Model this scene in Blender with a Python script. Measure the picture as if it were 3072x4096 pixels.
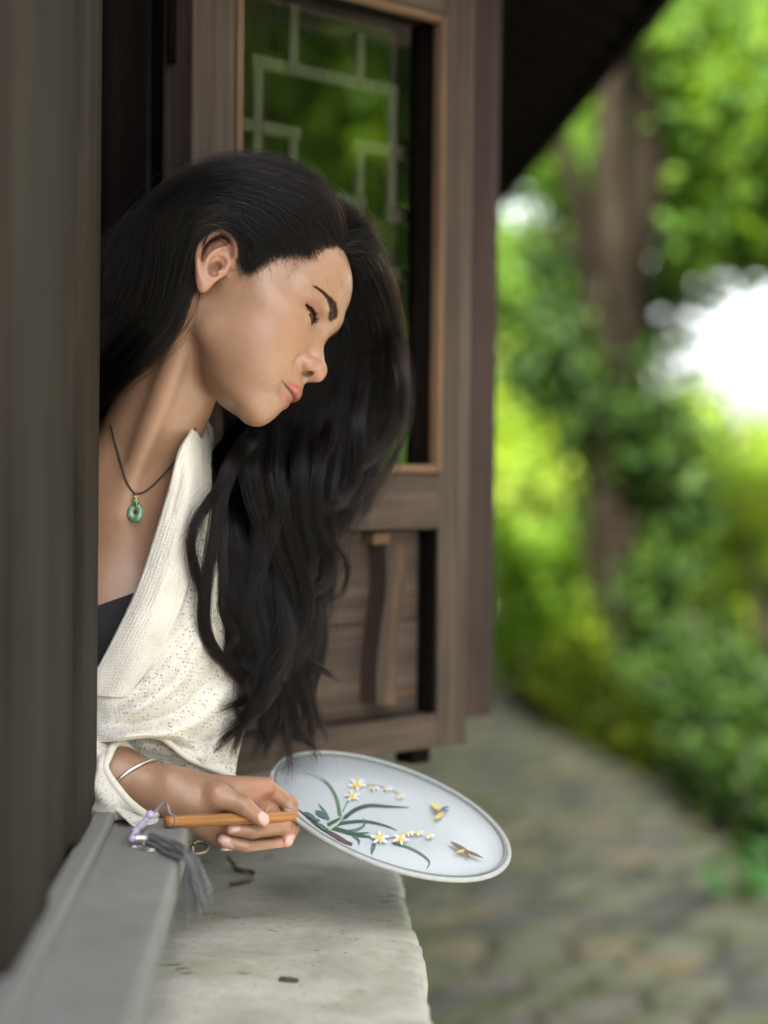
import bpy, bmesh, math, random, time
import numpy as np
from mathutils import Vector, Matrix
T0 = time.time()
for o in list(bpy.data.objects):
    bpy.data.objects.remove(o, do_unlink=True)
SC = bpy.context.scene
COL = SC.collection

# ------------------------------------------------------------------ camera
W, H, F = 768.0, 1024.0, 1900.0          # pixel frame and focal length in pixels
CAM = np.array([0.0, 0.0, 1.2])
def cam_axes(vp=(288, 470), roll=0.0105):
    yaw = math.atan2(384 - vp[0], F); pit = math.atan2(512 - vp[1], F)
    f = np.array([math.sin(yaw) * math.cos(pit), math.cos(yaw) * math.cos(pit), -math.sin(pit)])
    r = np.cross(f, [0, 0, 1]); r /= np.linalg.norm(r); u = np.cross(r, f)
    c, s = math.cos(roll), math.sin(roll)
    return np.array([c * r + s * u, -s * r + c * u, f])
CR = cam_axes()
def px(u, v, Y):
    """world point on the view ray of pixel (u, v) at world depth Y"""
    d = CR.T @ np.array([(u - 384) / F, -(v - 512) / F, 1.0])
    return CAM + d * (Y / d[1])
cd = bpy.data.cameras.new('camera'); cam = bpy.data.objects.new('camera', cd); COL.objects.link(cam)
cd.sensor_fit = 'VERTICAL'; cd.sensor_height = 36.0; cd.sensor_width = 27.0
cd.lens = F / H * 36.0
cd.clip_start = 0.05; cd.clip_end = 2000.0
M3 = Matrix([[CR[0][i], CR[1][i], -CR[2][i]] for i in range(3)])
cam.matrix_world = Matrix.Translation(Vector(CAM)) @ M3.to_4x4()
cd.dof.use_dof = True; cd.dof.focus_distance = 1.765; cd.dof.aperture_fstop = 2.1; cd.dof.aperture_blades = 0
SC.camera = cam
SC.render.resolution_x = 768; SC.render.resolution_y = 1024

# ------------------------------------------------------------------ light
SUN_EL, SUN_AZ = math.radians(50), math.radians(203)   # azimuth clockwise from +Y
SUN_DIR = Vector((math.sin(SUN_AZ) * math.cos(SUN_EL), math.cos(SUN_AZ) * math.cos(SUN_EL), math.sin(SUN_EL)))
wd = bpy.data.worlds.new('World'); SC.world = wd; wd.use_nodes = True
nt = wd.node_tree; nt.nodes.clear()
sky = nt.nodes.new('ShaderNodeTexSky'); sky.sky_type = 'NISHITA'; sky.sun_disc = False
sky.sun_elevation = SUN_EL; sky.sun_rotation = SUN_AZ; sky.air_density = 1.0; sky.dust_density = 4.0; sky.ozone_density = 1.0
bg = nt.nodes.new('ShaderNodeBackground'); bg.inputs[1].default_value = 0.15
ow = nt.nodes.new('ShaderNodeOutputWorld')
hs = nt.nodes.new('ShaderNodeHueSaturation'); hs.inputs['Saturation'].default_value = 0.22
nt.links.new(sky.outputs[0], hs.inputs['Color']); nt.links.new(hs.outputs[0], bg.inputs[0]); nt.links.new(bg.outputs[0], ow.inputs[0])
sl = bpy.data.lights.new('sun', 'SUN'); sun = bpy.data.objects.new('sun', sl); COL.objects.link(sun)
sl.energy = 4.5; sl.angle = math.radians(0.8); sl.color = (1.0, 0.955, 0.89)
sun.rotation_euler = (-SUN_DIR).to_track_quat('-Z', 'Y').to_euler()
sun.location = (4, -4, 6)
SC.view_settings.view_transform = 'Standard'; SC.view_settings.look = 'None'
SC.view_settings.gamma = 1.0; SC.view_settings.use_curve_mapping = False
SC.view_settings.exposure = 2.4
SC.render.engine = 'CYCLES'
SC.cycles.use_light_tree = False; SC.cycles.use_adaptive_sampling = False; SC.cycles.sample_clamp_indirect = 6.0; SC.cycles.max_bounces = 6; SC.cycles.transparent_max_bounces = 24

# ------------------------------------------------------------------ helpers
def tag(o, label=None, cat=None, group=None, kind=None):
    if label: o['label'] = label
    if cat: o['category'] = cat
    if group: o['group'] = group
    if kind: o['kind'] = kind
    return o
def empty(name, loc=(0, 0, 0), rz=0.0, parent=None):
    o = bpy.data.objects.new(name, None); o.empty_display_size = 0.05
    o.location = loc; o.rotation_euler = (0, 0, rz); COL.objects.link(o)
    if parent: o.parent = parent
    return o
def link_mesh(name, me, m=None, parent=None, smooth=False, world=False):
    o = bpy.data.objects.new(name, me); COL.objects.link(o)
    if m is not None: me.materials.append(m)
    if smooth and len(me.polygons):
        me.polygons.foreach_set('use_smooth', np.ones(len(me.polygons), bool))
    if parent is not None:
        o.parent = parent
        if world: o.matrix_parent_inverse = parent_world_inv(parent)
    return o
def parent_world_inv(p):
    m = Matrix.Identity(4); q = p; ch = []
    while q is not None: ch.append(q); q = q.parent
    for q in reversed(ch): m = m @ q.matrix_parent_inverse @ q.matrix_basis
    return m.inverted()
def mesh_pydata(name, v, f, m=None, parent=None, smooth=False, world=False):
    me = bpy.data.meshes.new(name)
    me.from_pydata([tuple(map(float, p)) for p in v], [], [tuple(map(int, q)) for q in f]); me.update()
    return link_mesh(name, me, m, parent, smooth, world)
def mesh_np(name, v, f, m=None, parent=None, smooth=True, world=False):
    """fast mesh from arrays; f is (n,3) or (n,4)"""
    v = np.asarray(v, np.float32); f = np.asarray(f, np.int32); k = f.shape[1]
    me = bpy.data.meshes.new(name); me.vertices.add(len(v)); me.vertices.foreach_set('co', v.ravel())
    me.loops.add(f.size); me.loops.foreach_set('vertex_index', f.ravel())
    me.polygons.add(len(f)); me.polygons.foreach_set('loop_start', np.arange(len(f), dtype=np.int32) * k)
    me.polygons.foreach_set('loop_total', np.full(len(f), k, np.int32))
    me.update(calc_edges=True); me.validate()
    return link_mesh(name, me, m, parent, smooth, world)
def bevel_box(name, size, loc=(0, 0, 0), m=None, parent=None, bev=0.003, seg=2, rot=None, jit=0.0, world=False):
    bm = bmesh.new(); bmesh.ops.create_cube(bm, size=1.0)
    for v in bm.verts:
        v.co = Vector((v.co.x * size[0], v.co.y * size[1], v.co.z * size[2]))
        if jit: v.co += Vector([random.uniform(-jit, jit) for _ in range(3)])
    if bev: bmesh.ops.bevel(bm, geom=list(bm.edges), offset=min(bev, min(size) * 0.45), segments=seg, affect='EDGES', profile=0.5)
    me = bpy.data.meshes.new(name); bm.to_mesh(me); bm.free()
    o = link_mesh(name, me, m, parent, smooth=False, world=world)
    o.location = loc
    if rot is not None: o.rotation_euler = rot
    return o
def catmull(pts, n):
    """resample control points to n points on a Catmull-Rom spline"""
    P = np.asarray(pts, float); k = len(P)
    Q = np.vstack([2 * P[0] - P[1], P, 2 * P[-1] - P[-2]])
    t = np.linspace(0, k - 1, n); i = np.minimum(t.astype(int), k - 2); s = (t - i)[:, None]
    p0, p1, p2, p3 = Q[i], Q[i + 1], Q[i + 2], Q[i + 3]
    return 0.5 * ((2 * p1) + (-p0 + p2) * s + (2 * p0 - 5 * p1 + 4 * p2 - p3) * s * s + (-p0 + 3 * p1 - 3 * p2 + p3) * s ** 3)
def tube_arrays(pts, rad, nseg=8, cap=True, closed=False):
    P = np.asarray(pts, float); n = len(P)
    r = np.broadcast_to(np.asarray(rad, float), (n,))
    tg = np.gradient(P, axis=0) if not closed else (np.roll(P, -1, 0) - np.roll(P, 1, 0))
    tg /= np.linalg.norm(tg, axis=1)[:, None] + 1e-12
    a = np.array([0, 0, 1.0]) if abs(tg[0][2]) < 0.9 else np.array([1.0, 0, 0])
    N = []; x = np.cross(tg[0], a); x /= np.linalg.norm(x)
    for i in range(n):
        x = x - tg[i] * (x @ tg[i]); x /= np.linalg.norm(x) + 1e-12; N.append(x)
    N = np.array(N); Bn = np.cross(tg, N)
    an = np.linspace(0, 2 * np.pi, nseg, endpoint=False)
    V = P[:, None] + r[:, None, None] * (np.cos(an)[None, :, None] * N[:, None] + np.sin(an)[None, :, None] * Bn[:, None])
    V = V.reshape(-1, 3); Fc = []
    m = n if closed else n - 1
    for i in range(m):
        j = (i + 1) % n
        for k in range(nseg):
            l = (k + 1) % nseg
            Fc.append((i * nseg + k, i * nseg + l, j * nseg + l, j * nseg + k))
    if cap and not closed:
        Fc.append(tuple(range(nseg))[::-1]); Fc.append(tuple((n - 1) * nseg + k for k in range(nseg)))
    return V, Fc
def tube(name, pts, rad, m=None, parent=None, nseg=8, closed=False, world=False):
    v, f = tube_arrays(pts, rad, nseg, True, closed)
    return mesh_pydata(name, v, f, m, parent, True, world)

# ------------------------------------------------------------------ materials
def new_mat(name):
    m = bpy.data.materials.new(name); m.use_nodes = True
    t = m.node_tree; b = t.nodes['Principled BSDF']
    return m, t, b
def N(t, typ, **kw):
    n = t.nodes.new(typ)
    for k, v in kw.items():
        if k in n.inputs: n.inputs[k].default_value = v
        else: setattr(n, k, v)
    return n
def ramp(t, stops, fac=None, interp='LINEAR'):
    n = t.nodes.new('ShaderNodeValToRGB'); e = n.color_ramp; e.interpolation = interp
    while len(e.elements) < len(stops): e.elements.new(0.5)
    for el, (p, c) in zip(e.elements, stops):
        el.position = p; el.color = (*c, 1) if len(c) == 3 else c
    if fac is not None: t.links.new(fac, n.inputs[0])
    return n
def mapped(t, scale=(1, 1, 1), coord='Object', rot=(0, 0, 0)):
    tc = t.nodes.new('ShaderNodeTexCoord'); mp = t.nodes.new('ShaderNodeMapping')
    mp.inputs['Scale'].default_value = scale; mp.inputs['Rotation'].default_value = rot
    t.links.new(tc.outputs[coord], mp.inputs[0]); return mp.outputs[0]
def noise(t, vec, scale=5.0, detail=6.0, rough=0.6, dist=0.0):
    n = N(t, 'ShaderNodeTexNoise'); n.inputs['Scale'].default_value = scale; n.inputs['Detail'].default_value = detail
    n.inputs['Roughness'].default_value = rough; n.inputs['Distortion'].default_value = dist
    if vec is not None: t.links.new(vec, n.inputs['Vector'])
    return n.outputs['Fac']
def bump(t, b, h, strength=0.3, dist=0.002):
    n = N(t, 'ShaderNodeBump'); n.inputs['Strength'].default_value = strength; n.inputs['Distance'].default_value = dist
    t.links.new(h, n.inputs['Height']); t.links.new(n.outputs[0], b.inputs['Normal']); return n
def mixc(t, fac, a, b, blend='MIX'):
    n = t.nodes.new('ShaderNodeMix'); n.data_type = 'RGBA'; n.blend_type = blend
    def put(i, x):
        if isinstance(x, (tuple, list)): n.inputs[i].default_value = (*x, 1) if len(x) == 3 else x
        else: t.links.new(x, n.inputs[i])
    if isinstance(fac, (int, float)): n.inputs[0].default_value = fac
    else: t.links.new(fac, n.inputs[0])
    put(6, a); put(7, b); return n.outputs[2]
def wood_mat(name, axis, dark, mid, light, rough=0.6, wear=None, scale=1.0, coord='Object', spec=0.3):
    """weathered timber, grain along the given axis of the coordinates"""
    m, t, b = new_mat(name)
    s = [26 * scale] * 3; s[axis] = 1.3 * scale
    vec = mapped(t, s, coord)
    n1 = noise(t, vec, 1.0, 8, 0.65, 0.6)
    s2 = [150 * scale] * 3; s2[axis] = 4 * scale
    n2 = noise(t, mapped(t, s2, coord), 1.0, 4, 0.7, 0.2)
    n3 = noise(t, mapped(t, (3, 3, 3), coord), 1.0, 5, 0.6)
    c = ramp(t, [(0.28, dark), (0.5, mid), (0.74, light)], n1).outputs[0]
    c = mixc(t, ramp(t, [(0.35, (0, 0, 0)), (0.6, (1, 1, 1))], n2).outputs[0], mixc(t, 1.0, c, (0.62, 0.6, 0.6), 'MULTIPLY'), c)
    c = mixc(t, 0.5, c, mixc(t, 1.0, c, ramp(t, [(0.3, (0.5, 0.5, 0.52)), (0.7, (1.3, 1.25, 1.2))], n3).outputs[0], 'MULTIPLY'))
    if wear:
        n4 = noise(t, mapped(t, [x * 0.55 for x in s], coord), 1.0, 6, 0.7, 0.8)
        c = mixc(t, ramp(t, [(wear[1], (0, 0, 0)), (wear[1] + 0.1, (1, 1, 1))], n4).outputs[0], c, wear[0])
    t.links.new(c, b.inputs['Base Color']); b.inputs['Roughness'].default_value = rough
    b.inputs['Specular IOR Level'].default_value = spec
    h = N(t, 'ShaderNodeMath', operation='ADD'); t.links.new(n1, h.inputs[0]); t.links.new(n2, h.inputs[1])
    bump(t, b, h.outputs[0], 0.35, 0.0012)
    return m
random.seed(7); RNG = np.random.default_rng(11)
# ================================================================== timber house, ledge, casements
SILL_Z, LEDGE_Z = 0.878, 0.762
XP = -0.167                      # facade plane of the closed boards
M_POST = wood_mat('weathered_grey_timber', 2, (0.016, 0.0135, 0.010), (0.039, 0.033, 0.0255), (0.062, 0.053, 0.041), 0.8, scale=1.0, spec=0.08)
def worn_paint(name, c0, c1, c2):
    m, t, b = new_mat(name); oc = mapped(t, (1, 0.45, 1), 'Object')
    n1 = noise(t, oc, 7, 6, 0.6, 0.4); n2 = noise(t, oc, 90, 4, 0.65)
    c = ramp(t, [(0.3, c0), (0.5, c1), (0.7, c2)], n1).outputs[0]
    c = mixc(t, 0.3, c, mixc(t, 1.0, c, ramp(t, [(0.35, (0.7, 0.69, 0.68)), (0.65, (1.12, 1.12, 1.12))], n2).outputs[0], 'MULTIPLY'))
    c = mixc(t, ramp(t, [(0.66, (0, 0, 0)), (0.70, (0.7, 0.7, 0.7))], noise(t, oc, 22, 5, 0.6, 0.3)).outputs[0], c, (0.10, 0.085, 0.07))
    t.links.new(c, b.inputs['Base Color']); b.inputs['Roughness'].default_value = 0.7; b.inputs['Specular IOR Level'].default_value = 0.2
    bump(t, b, n2, 0.3, 0.001); return m
M_SILL = worn_paint('grey_sill_paint', (0.19, 0.184, 0.174), (0.225, 0.219, 0.208), (0.255, 0.249, 0.238))
M_SASH = wood_mat('brown_sash_upright', 2, (0.032, 0.023, 0.018), (0.065, 0.048, 0.039), (0.103, 0.080, 0.067), 0.6, wear=((0.155, 0.08, 0.045), 0.64), scale=0.7, spec=0.2)
M_SASHH = wood_mat('brown_sash_rail', 0, (0.036, 0.026, 0.020), (0.072, 0.053, 0.042), (0.118, 0.090, 0.073), 0.6, wear=((0.17, 0.080, 0.038), 0.60), scale=0.7, spec=0.2)
M_BEAD = wood_mat('worn_orange_bead', 2, (0.075, 0.042, 0.024), (0.13, 0.075, 0.042), (0.20, 0.118, 0.068), 0.5, scale=1.2)
M_BEADH = wood_mat('worn_orange_bead_rail', 0, (0.08, 0.045, 0.026), (0.14, 0.08, 0.045), (0.21, 0.125, 0.072), 0.5, scale=1.2)
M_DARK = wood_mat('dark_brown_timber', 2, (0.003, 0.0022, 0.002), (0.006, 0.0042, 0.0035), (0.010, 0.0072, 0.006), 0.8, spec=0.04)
M_PURP = wood_mat('purple_brown_timber', 2, (0.032, 0.021, 0.019), (0.050, 0.034, 0.031), (0.070, 0.049, 0.045), 0.6, spec=0.15)
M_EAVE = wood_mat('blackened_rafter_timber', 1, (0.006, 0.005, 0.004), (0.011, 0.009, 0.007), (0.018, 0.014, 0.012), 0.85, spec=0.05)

house = empty('timber_house', (0, 0, 0))
tag(house, 'dark timber house with board wall, window sill beam and deep black eaves', 'house')
# closed board front beside the window (near), each board a piece
ytab = [(-1.98, -1.2), (-1.195, -0.45), (-0.445, 0.275), (0.28, 0.62), (0.625, 0.93), (0.935, 1.150), (1.155, 1.335), (1.342, 1.545), (1.550, 1.655), (1.660, 1.738)]
for i, (a, b_) in enumerate(ytab):
    proud = [0, 0, 0, 0.0, 0.004, -0.004, 0.003, -0.006, 0.0, -0.004][i]
    bevel_box('board', (0.040, b_ - a, 1.20), (XP - 0.020 + proud, (a + b_) / 2, SILL_Z + 0.012 + 0.60), M_POST, house, 0.006 if i < 9 else 0.011, 3)
bevel_box('post', (0.060, 0.30, 1.2), (XP - 0.072, 1.575, SILL_Z + 0.010 + 0.60), M_POST, house, 0.004)
bevel_box('batten', (0.020, 1.50, 0.012), (XP + 0.004, 0.975, SILL_Z + 0.0065), M_SILL, house, 0.003, jit=0.001)
# sill beam with rounded nosing
bevel_box('sill', (0.300, 8.3, 0.032), (-0.087 - 0.150, -1.9 + 4.15, SILL_Z - 0.016), M_SILL, house, 0.006, 3)
bevel_box('sill_lip', (0.020, 0.60, 0.020), (-0.236, 2.02, SILL_Z + 0.010), M_DARK, house, 0.003)
# far jamb, header, wall beyond
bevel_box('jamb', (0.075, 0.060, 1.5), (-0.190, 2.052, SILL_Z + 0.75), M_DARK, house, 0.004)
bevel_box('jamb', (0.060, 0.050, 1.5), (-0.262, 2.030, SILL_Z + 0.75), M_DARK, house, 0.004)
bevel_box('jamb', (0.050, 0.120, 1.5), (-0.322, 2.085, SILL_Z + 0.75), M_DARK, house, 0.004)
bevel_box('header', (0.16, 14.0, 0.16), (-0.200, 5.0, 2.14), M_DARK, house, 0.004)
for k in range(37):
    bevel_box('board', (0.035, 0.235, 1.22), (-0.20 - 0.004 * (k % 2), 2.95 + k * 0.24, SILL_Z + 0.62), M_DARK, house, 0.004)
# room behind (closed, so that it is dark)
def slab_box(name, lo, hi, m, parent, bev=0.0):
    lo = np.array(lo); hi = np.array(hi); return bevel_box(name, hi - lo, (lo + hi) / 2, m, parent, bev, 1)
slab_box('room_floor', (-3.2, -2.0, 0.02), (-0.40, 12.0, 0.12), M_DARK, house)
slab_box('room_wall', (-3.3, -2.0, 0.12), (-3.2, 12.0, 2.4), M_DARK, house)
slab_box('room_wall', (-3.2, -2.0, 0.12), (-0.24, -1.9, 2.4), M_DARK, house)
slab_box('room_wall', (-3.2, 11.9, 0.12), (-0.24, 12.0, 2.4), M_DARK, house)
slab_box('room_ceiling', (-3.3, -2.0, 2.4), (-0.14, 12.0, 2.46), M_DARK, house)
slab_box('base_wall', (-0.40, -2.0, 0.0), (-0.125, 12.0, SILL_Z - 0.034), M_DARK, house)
# eaves: rafters and boarding, sloping down to the outer edge
EY0, EY1 = 1.2, 13.0
EX, EZ = 0.75, 2.205
slope = 0.42
def eave_z(x): return EZ + (EX - x) * slope
L = math.hypot(EX + 0.5, (EX + 0.5) * slope)
ang = math.atan(slope)
xm = (EX - 0.5) / 2
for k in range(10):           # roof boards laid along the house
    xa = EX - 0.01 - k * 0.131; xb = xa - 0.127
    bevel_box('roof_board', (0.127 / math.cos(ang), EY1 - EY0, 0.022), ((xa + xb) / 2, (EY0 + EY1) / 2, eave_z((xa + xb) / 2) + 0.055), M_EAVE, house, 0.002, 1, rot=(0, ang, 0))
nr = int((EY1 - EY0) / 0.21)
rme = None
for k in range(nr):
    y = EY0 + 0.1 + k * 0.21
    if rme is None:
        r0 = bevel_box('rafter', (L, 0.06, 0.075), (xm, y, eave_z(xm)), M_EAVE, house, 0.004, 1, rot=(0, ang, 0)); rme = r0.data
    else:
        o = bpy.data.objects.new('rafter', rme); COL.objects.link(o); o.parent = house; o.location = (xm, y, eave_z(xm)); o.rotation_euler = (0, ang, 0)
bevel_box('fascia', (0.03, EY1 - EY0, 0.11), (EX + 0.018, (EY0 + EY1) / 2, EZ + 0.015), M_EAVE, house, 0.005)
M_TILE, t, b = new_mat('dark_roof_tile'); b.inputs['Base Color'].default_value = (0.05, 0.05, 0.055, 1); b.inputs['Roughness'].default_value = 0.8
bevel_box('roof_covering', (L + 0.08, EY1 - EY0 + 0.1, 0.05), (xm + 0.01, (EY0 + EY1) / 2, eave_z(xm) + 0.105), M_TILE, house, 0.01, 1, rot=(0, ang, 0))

# ------------------------------------------------------------------ stone ledge
def stone_material(name, cols, moss=None, sc=6.0, spots=True):
    m, t, b = new_mat(name)
    oc = mapped(t, (1, 1, 1), 'Object')
    n1 = noise(t, oc, sc, 8, 0.62, 0.3); n2 = noise(t, oc, sc * 7, 6, 0.7); n3 = noise(t, oc, sc * 40, 4, 0.7)
    st = noise(t, mapped(t, (14, 3.5, 14), 'Object'), 1.2, 6, 0.6, 0.4)
    c = ramp(t, [(0.30, cols[0]), (0.5, cols[1]), (0.70, cols[2])], n1).outputs[0]
    c = mixc(t, 0.4, c, mixc(t, 1.0, c, ramp(t, [(0.3, (0.7, 0.69, 0.68)), (0.7, (1.18, 1.17, 1.14))], n2).outputs[0], 'MULTIPLY'))
    c = mixc(t, 0.35, c, mixc(t, 1.0, c, ramp(t, [(0.3, (0.72, 0.72, 0.72)), (0.62, (1.1, 1.1, 1.1))], st).outputs[0], 'MULTIPLY'))
    if moss:
        mn = noise(t, oc, sc * 1.3, 7, 0.68, 0.5)
        c = mixc(t, ramp(t, [(moss[1], (0, 0, 0)), (moss[1] + 0.16, (0.75, 0.75, 0.75))], mn).outputs[0], c, moss[0])
    if spots:
        sp = noise(t, mapped(t, (0.8, 1.6, 1), 'Object'), 15, 5, 0.6, 0.5)
        c = mixc(t, ramp(t, [(0.635, (0, 0, 0)), (0.67, (0.75, 0.75, 0.75))], sp).outputs[0], c, (0.055, 0.055, 0.055))
        vo = N(t, 'ShaderNodeTexVoronoi'); vo.inputs['Scale'].default_value = 55; t.links.new(oc, vo.inputs['Vector'])
        c = mixc(t, ramp(t, [(0.05, (0.7, 0.7, 0.7)), (0.12, (0, 0, 0))], vo.outputs['Distance']).outputs[0], c, (0.09, 0.08, 0.07))
    t.links.new(c, b.inputs['Base Color']); b.inputs['Roughness'].default_value = 0.78
    h = N(t, 'ShaderNodeMath', operation='MULTIPLY_ADD'); t.links.new(n3, h.inputs[0]); h.inputs[1].default_value = 0.25; t.links.new(n2, h.inputs[2])
    bump(t, b, h.outputs[0], 0.5, 0.003)
    return m
M_LEDGE = stone_material('pale_worn_stone', ((0.33, 0.32, 0.27), (0.43, 0.415, 0.355), (0.52, 0.50, 0.435)), ((0.31, 0.30, 0.195), 0.50), 9.0)
def nz2(x, y, s, seed=0):
    r = np.random.default_rng(seed); o = np.zeros(np.broadcast(x, y).shape)
    for k in range(7):
        f = s * 1.75 ** k; a = 0.62 ** k; th = r.random() * 6.28; ph = r.random(2) * 6.28
        o = o + a * np.sin(f * (x * math.cos(th) + y * math.sin(th)) + ph[0]) * np.cos(f * 0.7 * (y * math.cos(th) - x * math.sin(th)) + ph[1])
    return o
def stone_slab(name, x0, x1, y0, y1, z1, th, m, parent, seed, rough=0.0012, edge=0.006):
    nx = max(int((x1 - x0) / 0.008), 4); ny = max(int((y1 - y0) / 0.008), 4)
    X, Y = np.meshgrid(np.linspace(0, 1, nx), np.linspace(0, 1, ny), indexing='ij')
    yy = y0 + (y1 - y0) * Y; xe = x1 + edge * nz2(yy * 0, yy, 9.0, seed)
    xx = x0 + (xe - x0) * X
    yy = yy + 0.004 * nz2(xx, xx * 0, 22, 5) * (np.abs(2 * Y - 1) ** 8)
    de = np.minimum(np.minimum(xe - xx, yy - y0), y1 - yy)
    Z = z1 + rough * nz2(xx, yy, 16, seed + 1) - 0.0022 * np.exp(-np.maximum(de, 0) / 0.0025) - 0.004 * np.exp(-np.maximum(xe - xx, 0) / 0.012) * (0.6 + 0.5 * nz2(yy * 0, yy, 40, seed + 2))
    V = np.stack([xx, yy, Z], -1).reshape(-1, 3); idx = np.arange(nx * ny).reshape(nx, ny)
    Fq = np.stack([idx[:-1, :-1], idx[1:, :-1], idx[1:, 1:], idx[:-1, 1:]], -1).reshape(-1, 4)
    ring = np.concatenate([idx[:, 0], idx[-1, 1:], idx[::-1, -1][1:], idx[0, ::-1][1:-1]])
    n0 = len(V); W_ = [V]; Fl = [Fq]; prev = ring
    for k, (dz, dx) in enumerate([(0.02, 0.002), (0.05, 0.004), (th, 0.002)]):
        B_ = V[ring].copy(); B_[:, 2] = z1 - dz; B_[:, 0] += dx * nz2(B_[:, 1], B_[:, 1] * 0 + k, 24, seed + 9 + k) * (B_[:, 0] > (x0 + x1) / 2)
        cur = n0 + np.arange(len(ring)); W_.append(B_); n0 += len(ring)
        Fl.append(np.stack([prev, np.roll(prev, -1), np.roll(cur, -1), cur], -1)[:, ::-1]); prev = cur
    return mesh_np(name, np.vstack(W_), np.vstack(Fl), m, parent, True)
ledge = tag(empty('stone_ledge', (0, 0, 0)), 'pale worn stone ledge running below the timber window sill', 'ledge')
cuts = [0.90, 1.445, 2.62, 3.3, 4.3, 5.3, 6.3]
for i in range(len(cuts) - 1):
    stone_slab('slab', -0.122, 0.122 + [0.0, 0.003, -0.004, 0.0, 0.004, 0, 0][i], cuts[i] + 0.0004, cuts[i + 1] - 0.0004, LEDGE_Z + [0, 0.0012, -0.0005, 0.001, 0, 0, 0][i], 0.13, M_LEDGE, ledge, 40 + i)
slab_box('ledge_base', (-0.118, 0.95, 0.0), (0.085, 6.25, LEDGE_Z - 0.12), M_LEDGE, ledge)

# ------------------------------------------------------------------ open casement
def pick(u, v, o, ex, en, depth=0.0):
    """ray of pixel (u,v) with the casement plane -> local (x, z); depth measured behind the front face"""
    d = CR.T @ np.array([(u - 384) / F, -(v - 512) / F, 1.0]); o2 = o - en * depth
    t = ((o2 - CAM) @ en) / (d @ en); P_ = CAM + d * t - o2
    return P_ @ ex, P_[2]
CH = np.array([-0.1016, 1.97, 0.0]); CF = np.array([0.2174, 2.27, 0.0])
ex = (CF - CH); CW = np.linalg.norm(ex); ex /= CW; en = np.array([ex[1], -ex[0], 0.0])     # en faces the camera side
ZB, ZT, TH = 0.872, 1.83, 0.050
casement = empty('window_casement', CH, math.atan2(ex[1], ex[0]))
tag(casement, 'open brown timber casement with glass pane and carved lower panel behind the woman', 'casement window')
# local frame: x along the leaf, y away from the camera, z up
lx = lambda u, v=470, dep=0.0: pick(u, v, CH, ex, en, dep)[0]
XL1, XR0 = lx(233), lx(441)
def cpart(name, x0, x1, y0, y1, z0, z1, m, bev=0.002, parent=None):
    return bevel_box(name, (x1 - x0, y1 - y0, z1 - z0), ((x0 + x1) / 2, (y0 + y1) / 2, (z0 + z1) / 2), m, parent or casement, bev, 2)
zp0, zp1, zm0, zb1 = 1.207, 1.726, 1.132, 0.913       # pane bottom/top, mid rail bottom, bottom rail top
cpart('stile', 0, XL1, 0, TH, ZB, ZT, M_SASH, 0.003)
cpart('stile', XR0, CW, 0, TH, ZB, ZT, M_SASH, 0.003)
cpart('rail', XL1, XR0, 0.001, TH, zp1 + 0.008, ZT - 0.001, M_SASHH)
cpart('rail', XL1, XR0, 0.001, TH, zm0, zp0 - 0.011, M_SASHH)
cpart('rail', XL1, XR0, 0.001, TH, ZB + 0.001, zb1, M_SASHH)
bw = 0.009
cpart('glazing_bead', XL1, XL1 + bw, -0.003, 0.012, zp0 - 0.010, zp1 + 0.007, M_BEAD, 0.003)
cpart('glazing_bead', XR0 - bw, XR0, -0.003, 0.012, zp0 - 0.010, zp1 + 0.007, M_BEAD, 0.003)
cpart('glazing_bead', XL1 + bw, XR0 - bw, -0.0025, 0.012, zp1 - 0.002, zp1 + 0.007, M_BEADH, 0.003)
cpart('glazing_bead', XL1 + bw, XR0 - bw, -0.0025, 0.030, zp0 - 0.010, zp0, M_BEADH, 0.003)
# inner rebate strips paint in the shade of the reveals; pane sits at the back
cpart('rebate_shade', XR0 - bw + 0.001, XR0 - 0.0005, 0.012, TH, zp0, zp1, M_DARK, 0.001)
cpart('rebate_shade', XL1 + 0.0005, XL1 + bw - 0.001, 0.012, TH, zp0, zp1, M_DARK, 0.001)
cpart('rebate_shade', XL1 + bw, XR0 - bw, 0.012, TH, zp1 + 0.0005, zp1 + 0.007, M_DARK, 0.001)
def glass_material():
    m = bpy.data.materials.new('window_glass'); m.use_nodes = True; t = m.node_tree; t.nodes.clear()
    g = N(t, 'ShaderNodeBsdfGlossy'); g.inputs['Roughness'].default_value = 0.015; g.inputs['Color'].default_value = (0.92, 0.95, 0.92, 1)
    tr = N(t, 'ShaderNodeBsdfTransparent'); tr.inputs['Color'].default_value = (0.80, 0.86, 0.80, 1)
    fr = N(t, 'ShaderNodeFresnel'); fr.inputs['IOR'].default_value = 2.4
    mx = N(t, 'ShaderNodeMixShader'); t.links.new(fr.outputs[0], mx.inputs[0]); t.links.new(tr.outputs[0], mx.inputs[1]); t.links.new(g.outputs[0], mx.inputs[2])
    nb = noise(t, mapped(t, (1, 1, 1), 'Object'), 7, 2, 0.5); bp = N(t, 'ShaderNodeBump'); bp.inputs['Strength'].default_value = 0.06; bp.inputs['Distance'].default_value = 0.01
    t.links.new(nb, bp.inputs['Height']); t.links.new(bp.outputs[0], g.inputs['Normal'])
    o = N(t, 'ShaderNodeOutputMaterial'); t.links.new(mx.outputs[0], o.inputs[0]); return m
M_GLASS = glass_material()
gy = 0.040
mesh_pydata('glass_pane', [(XL1 + bw - 0.002, gy, zp0), (XR0 - bw + 0.002, gy, zp0), (XR0 - bw + 0.002, gy, zp1 + 0.001), (XL1 + bw - 0.002, gy, zp1 + 0.001)], [(0, 1, 2, 3)], M_GLASS, casement)
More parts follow.
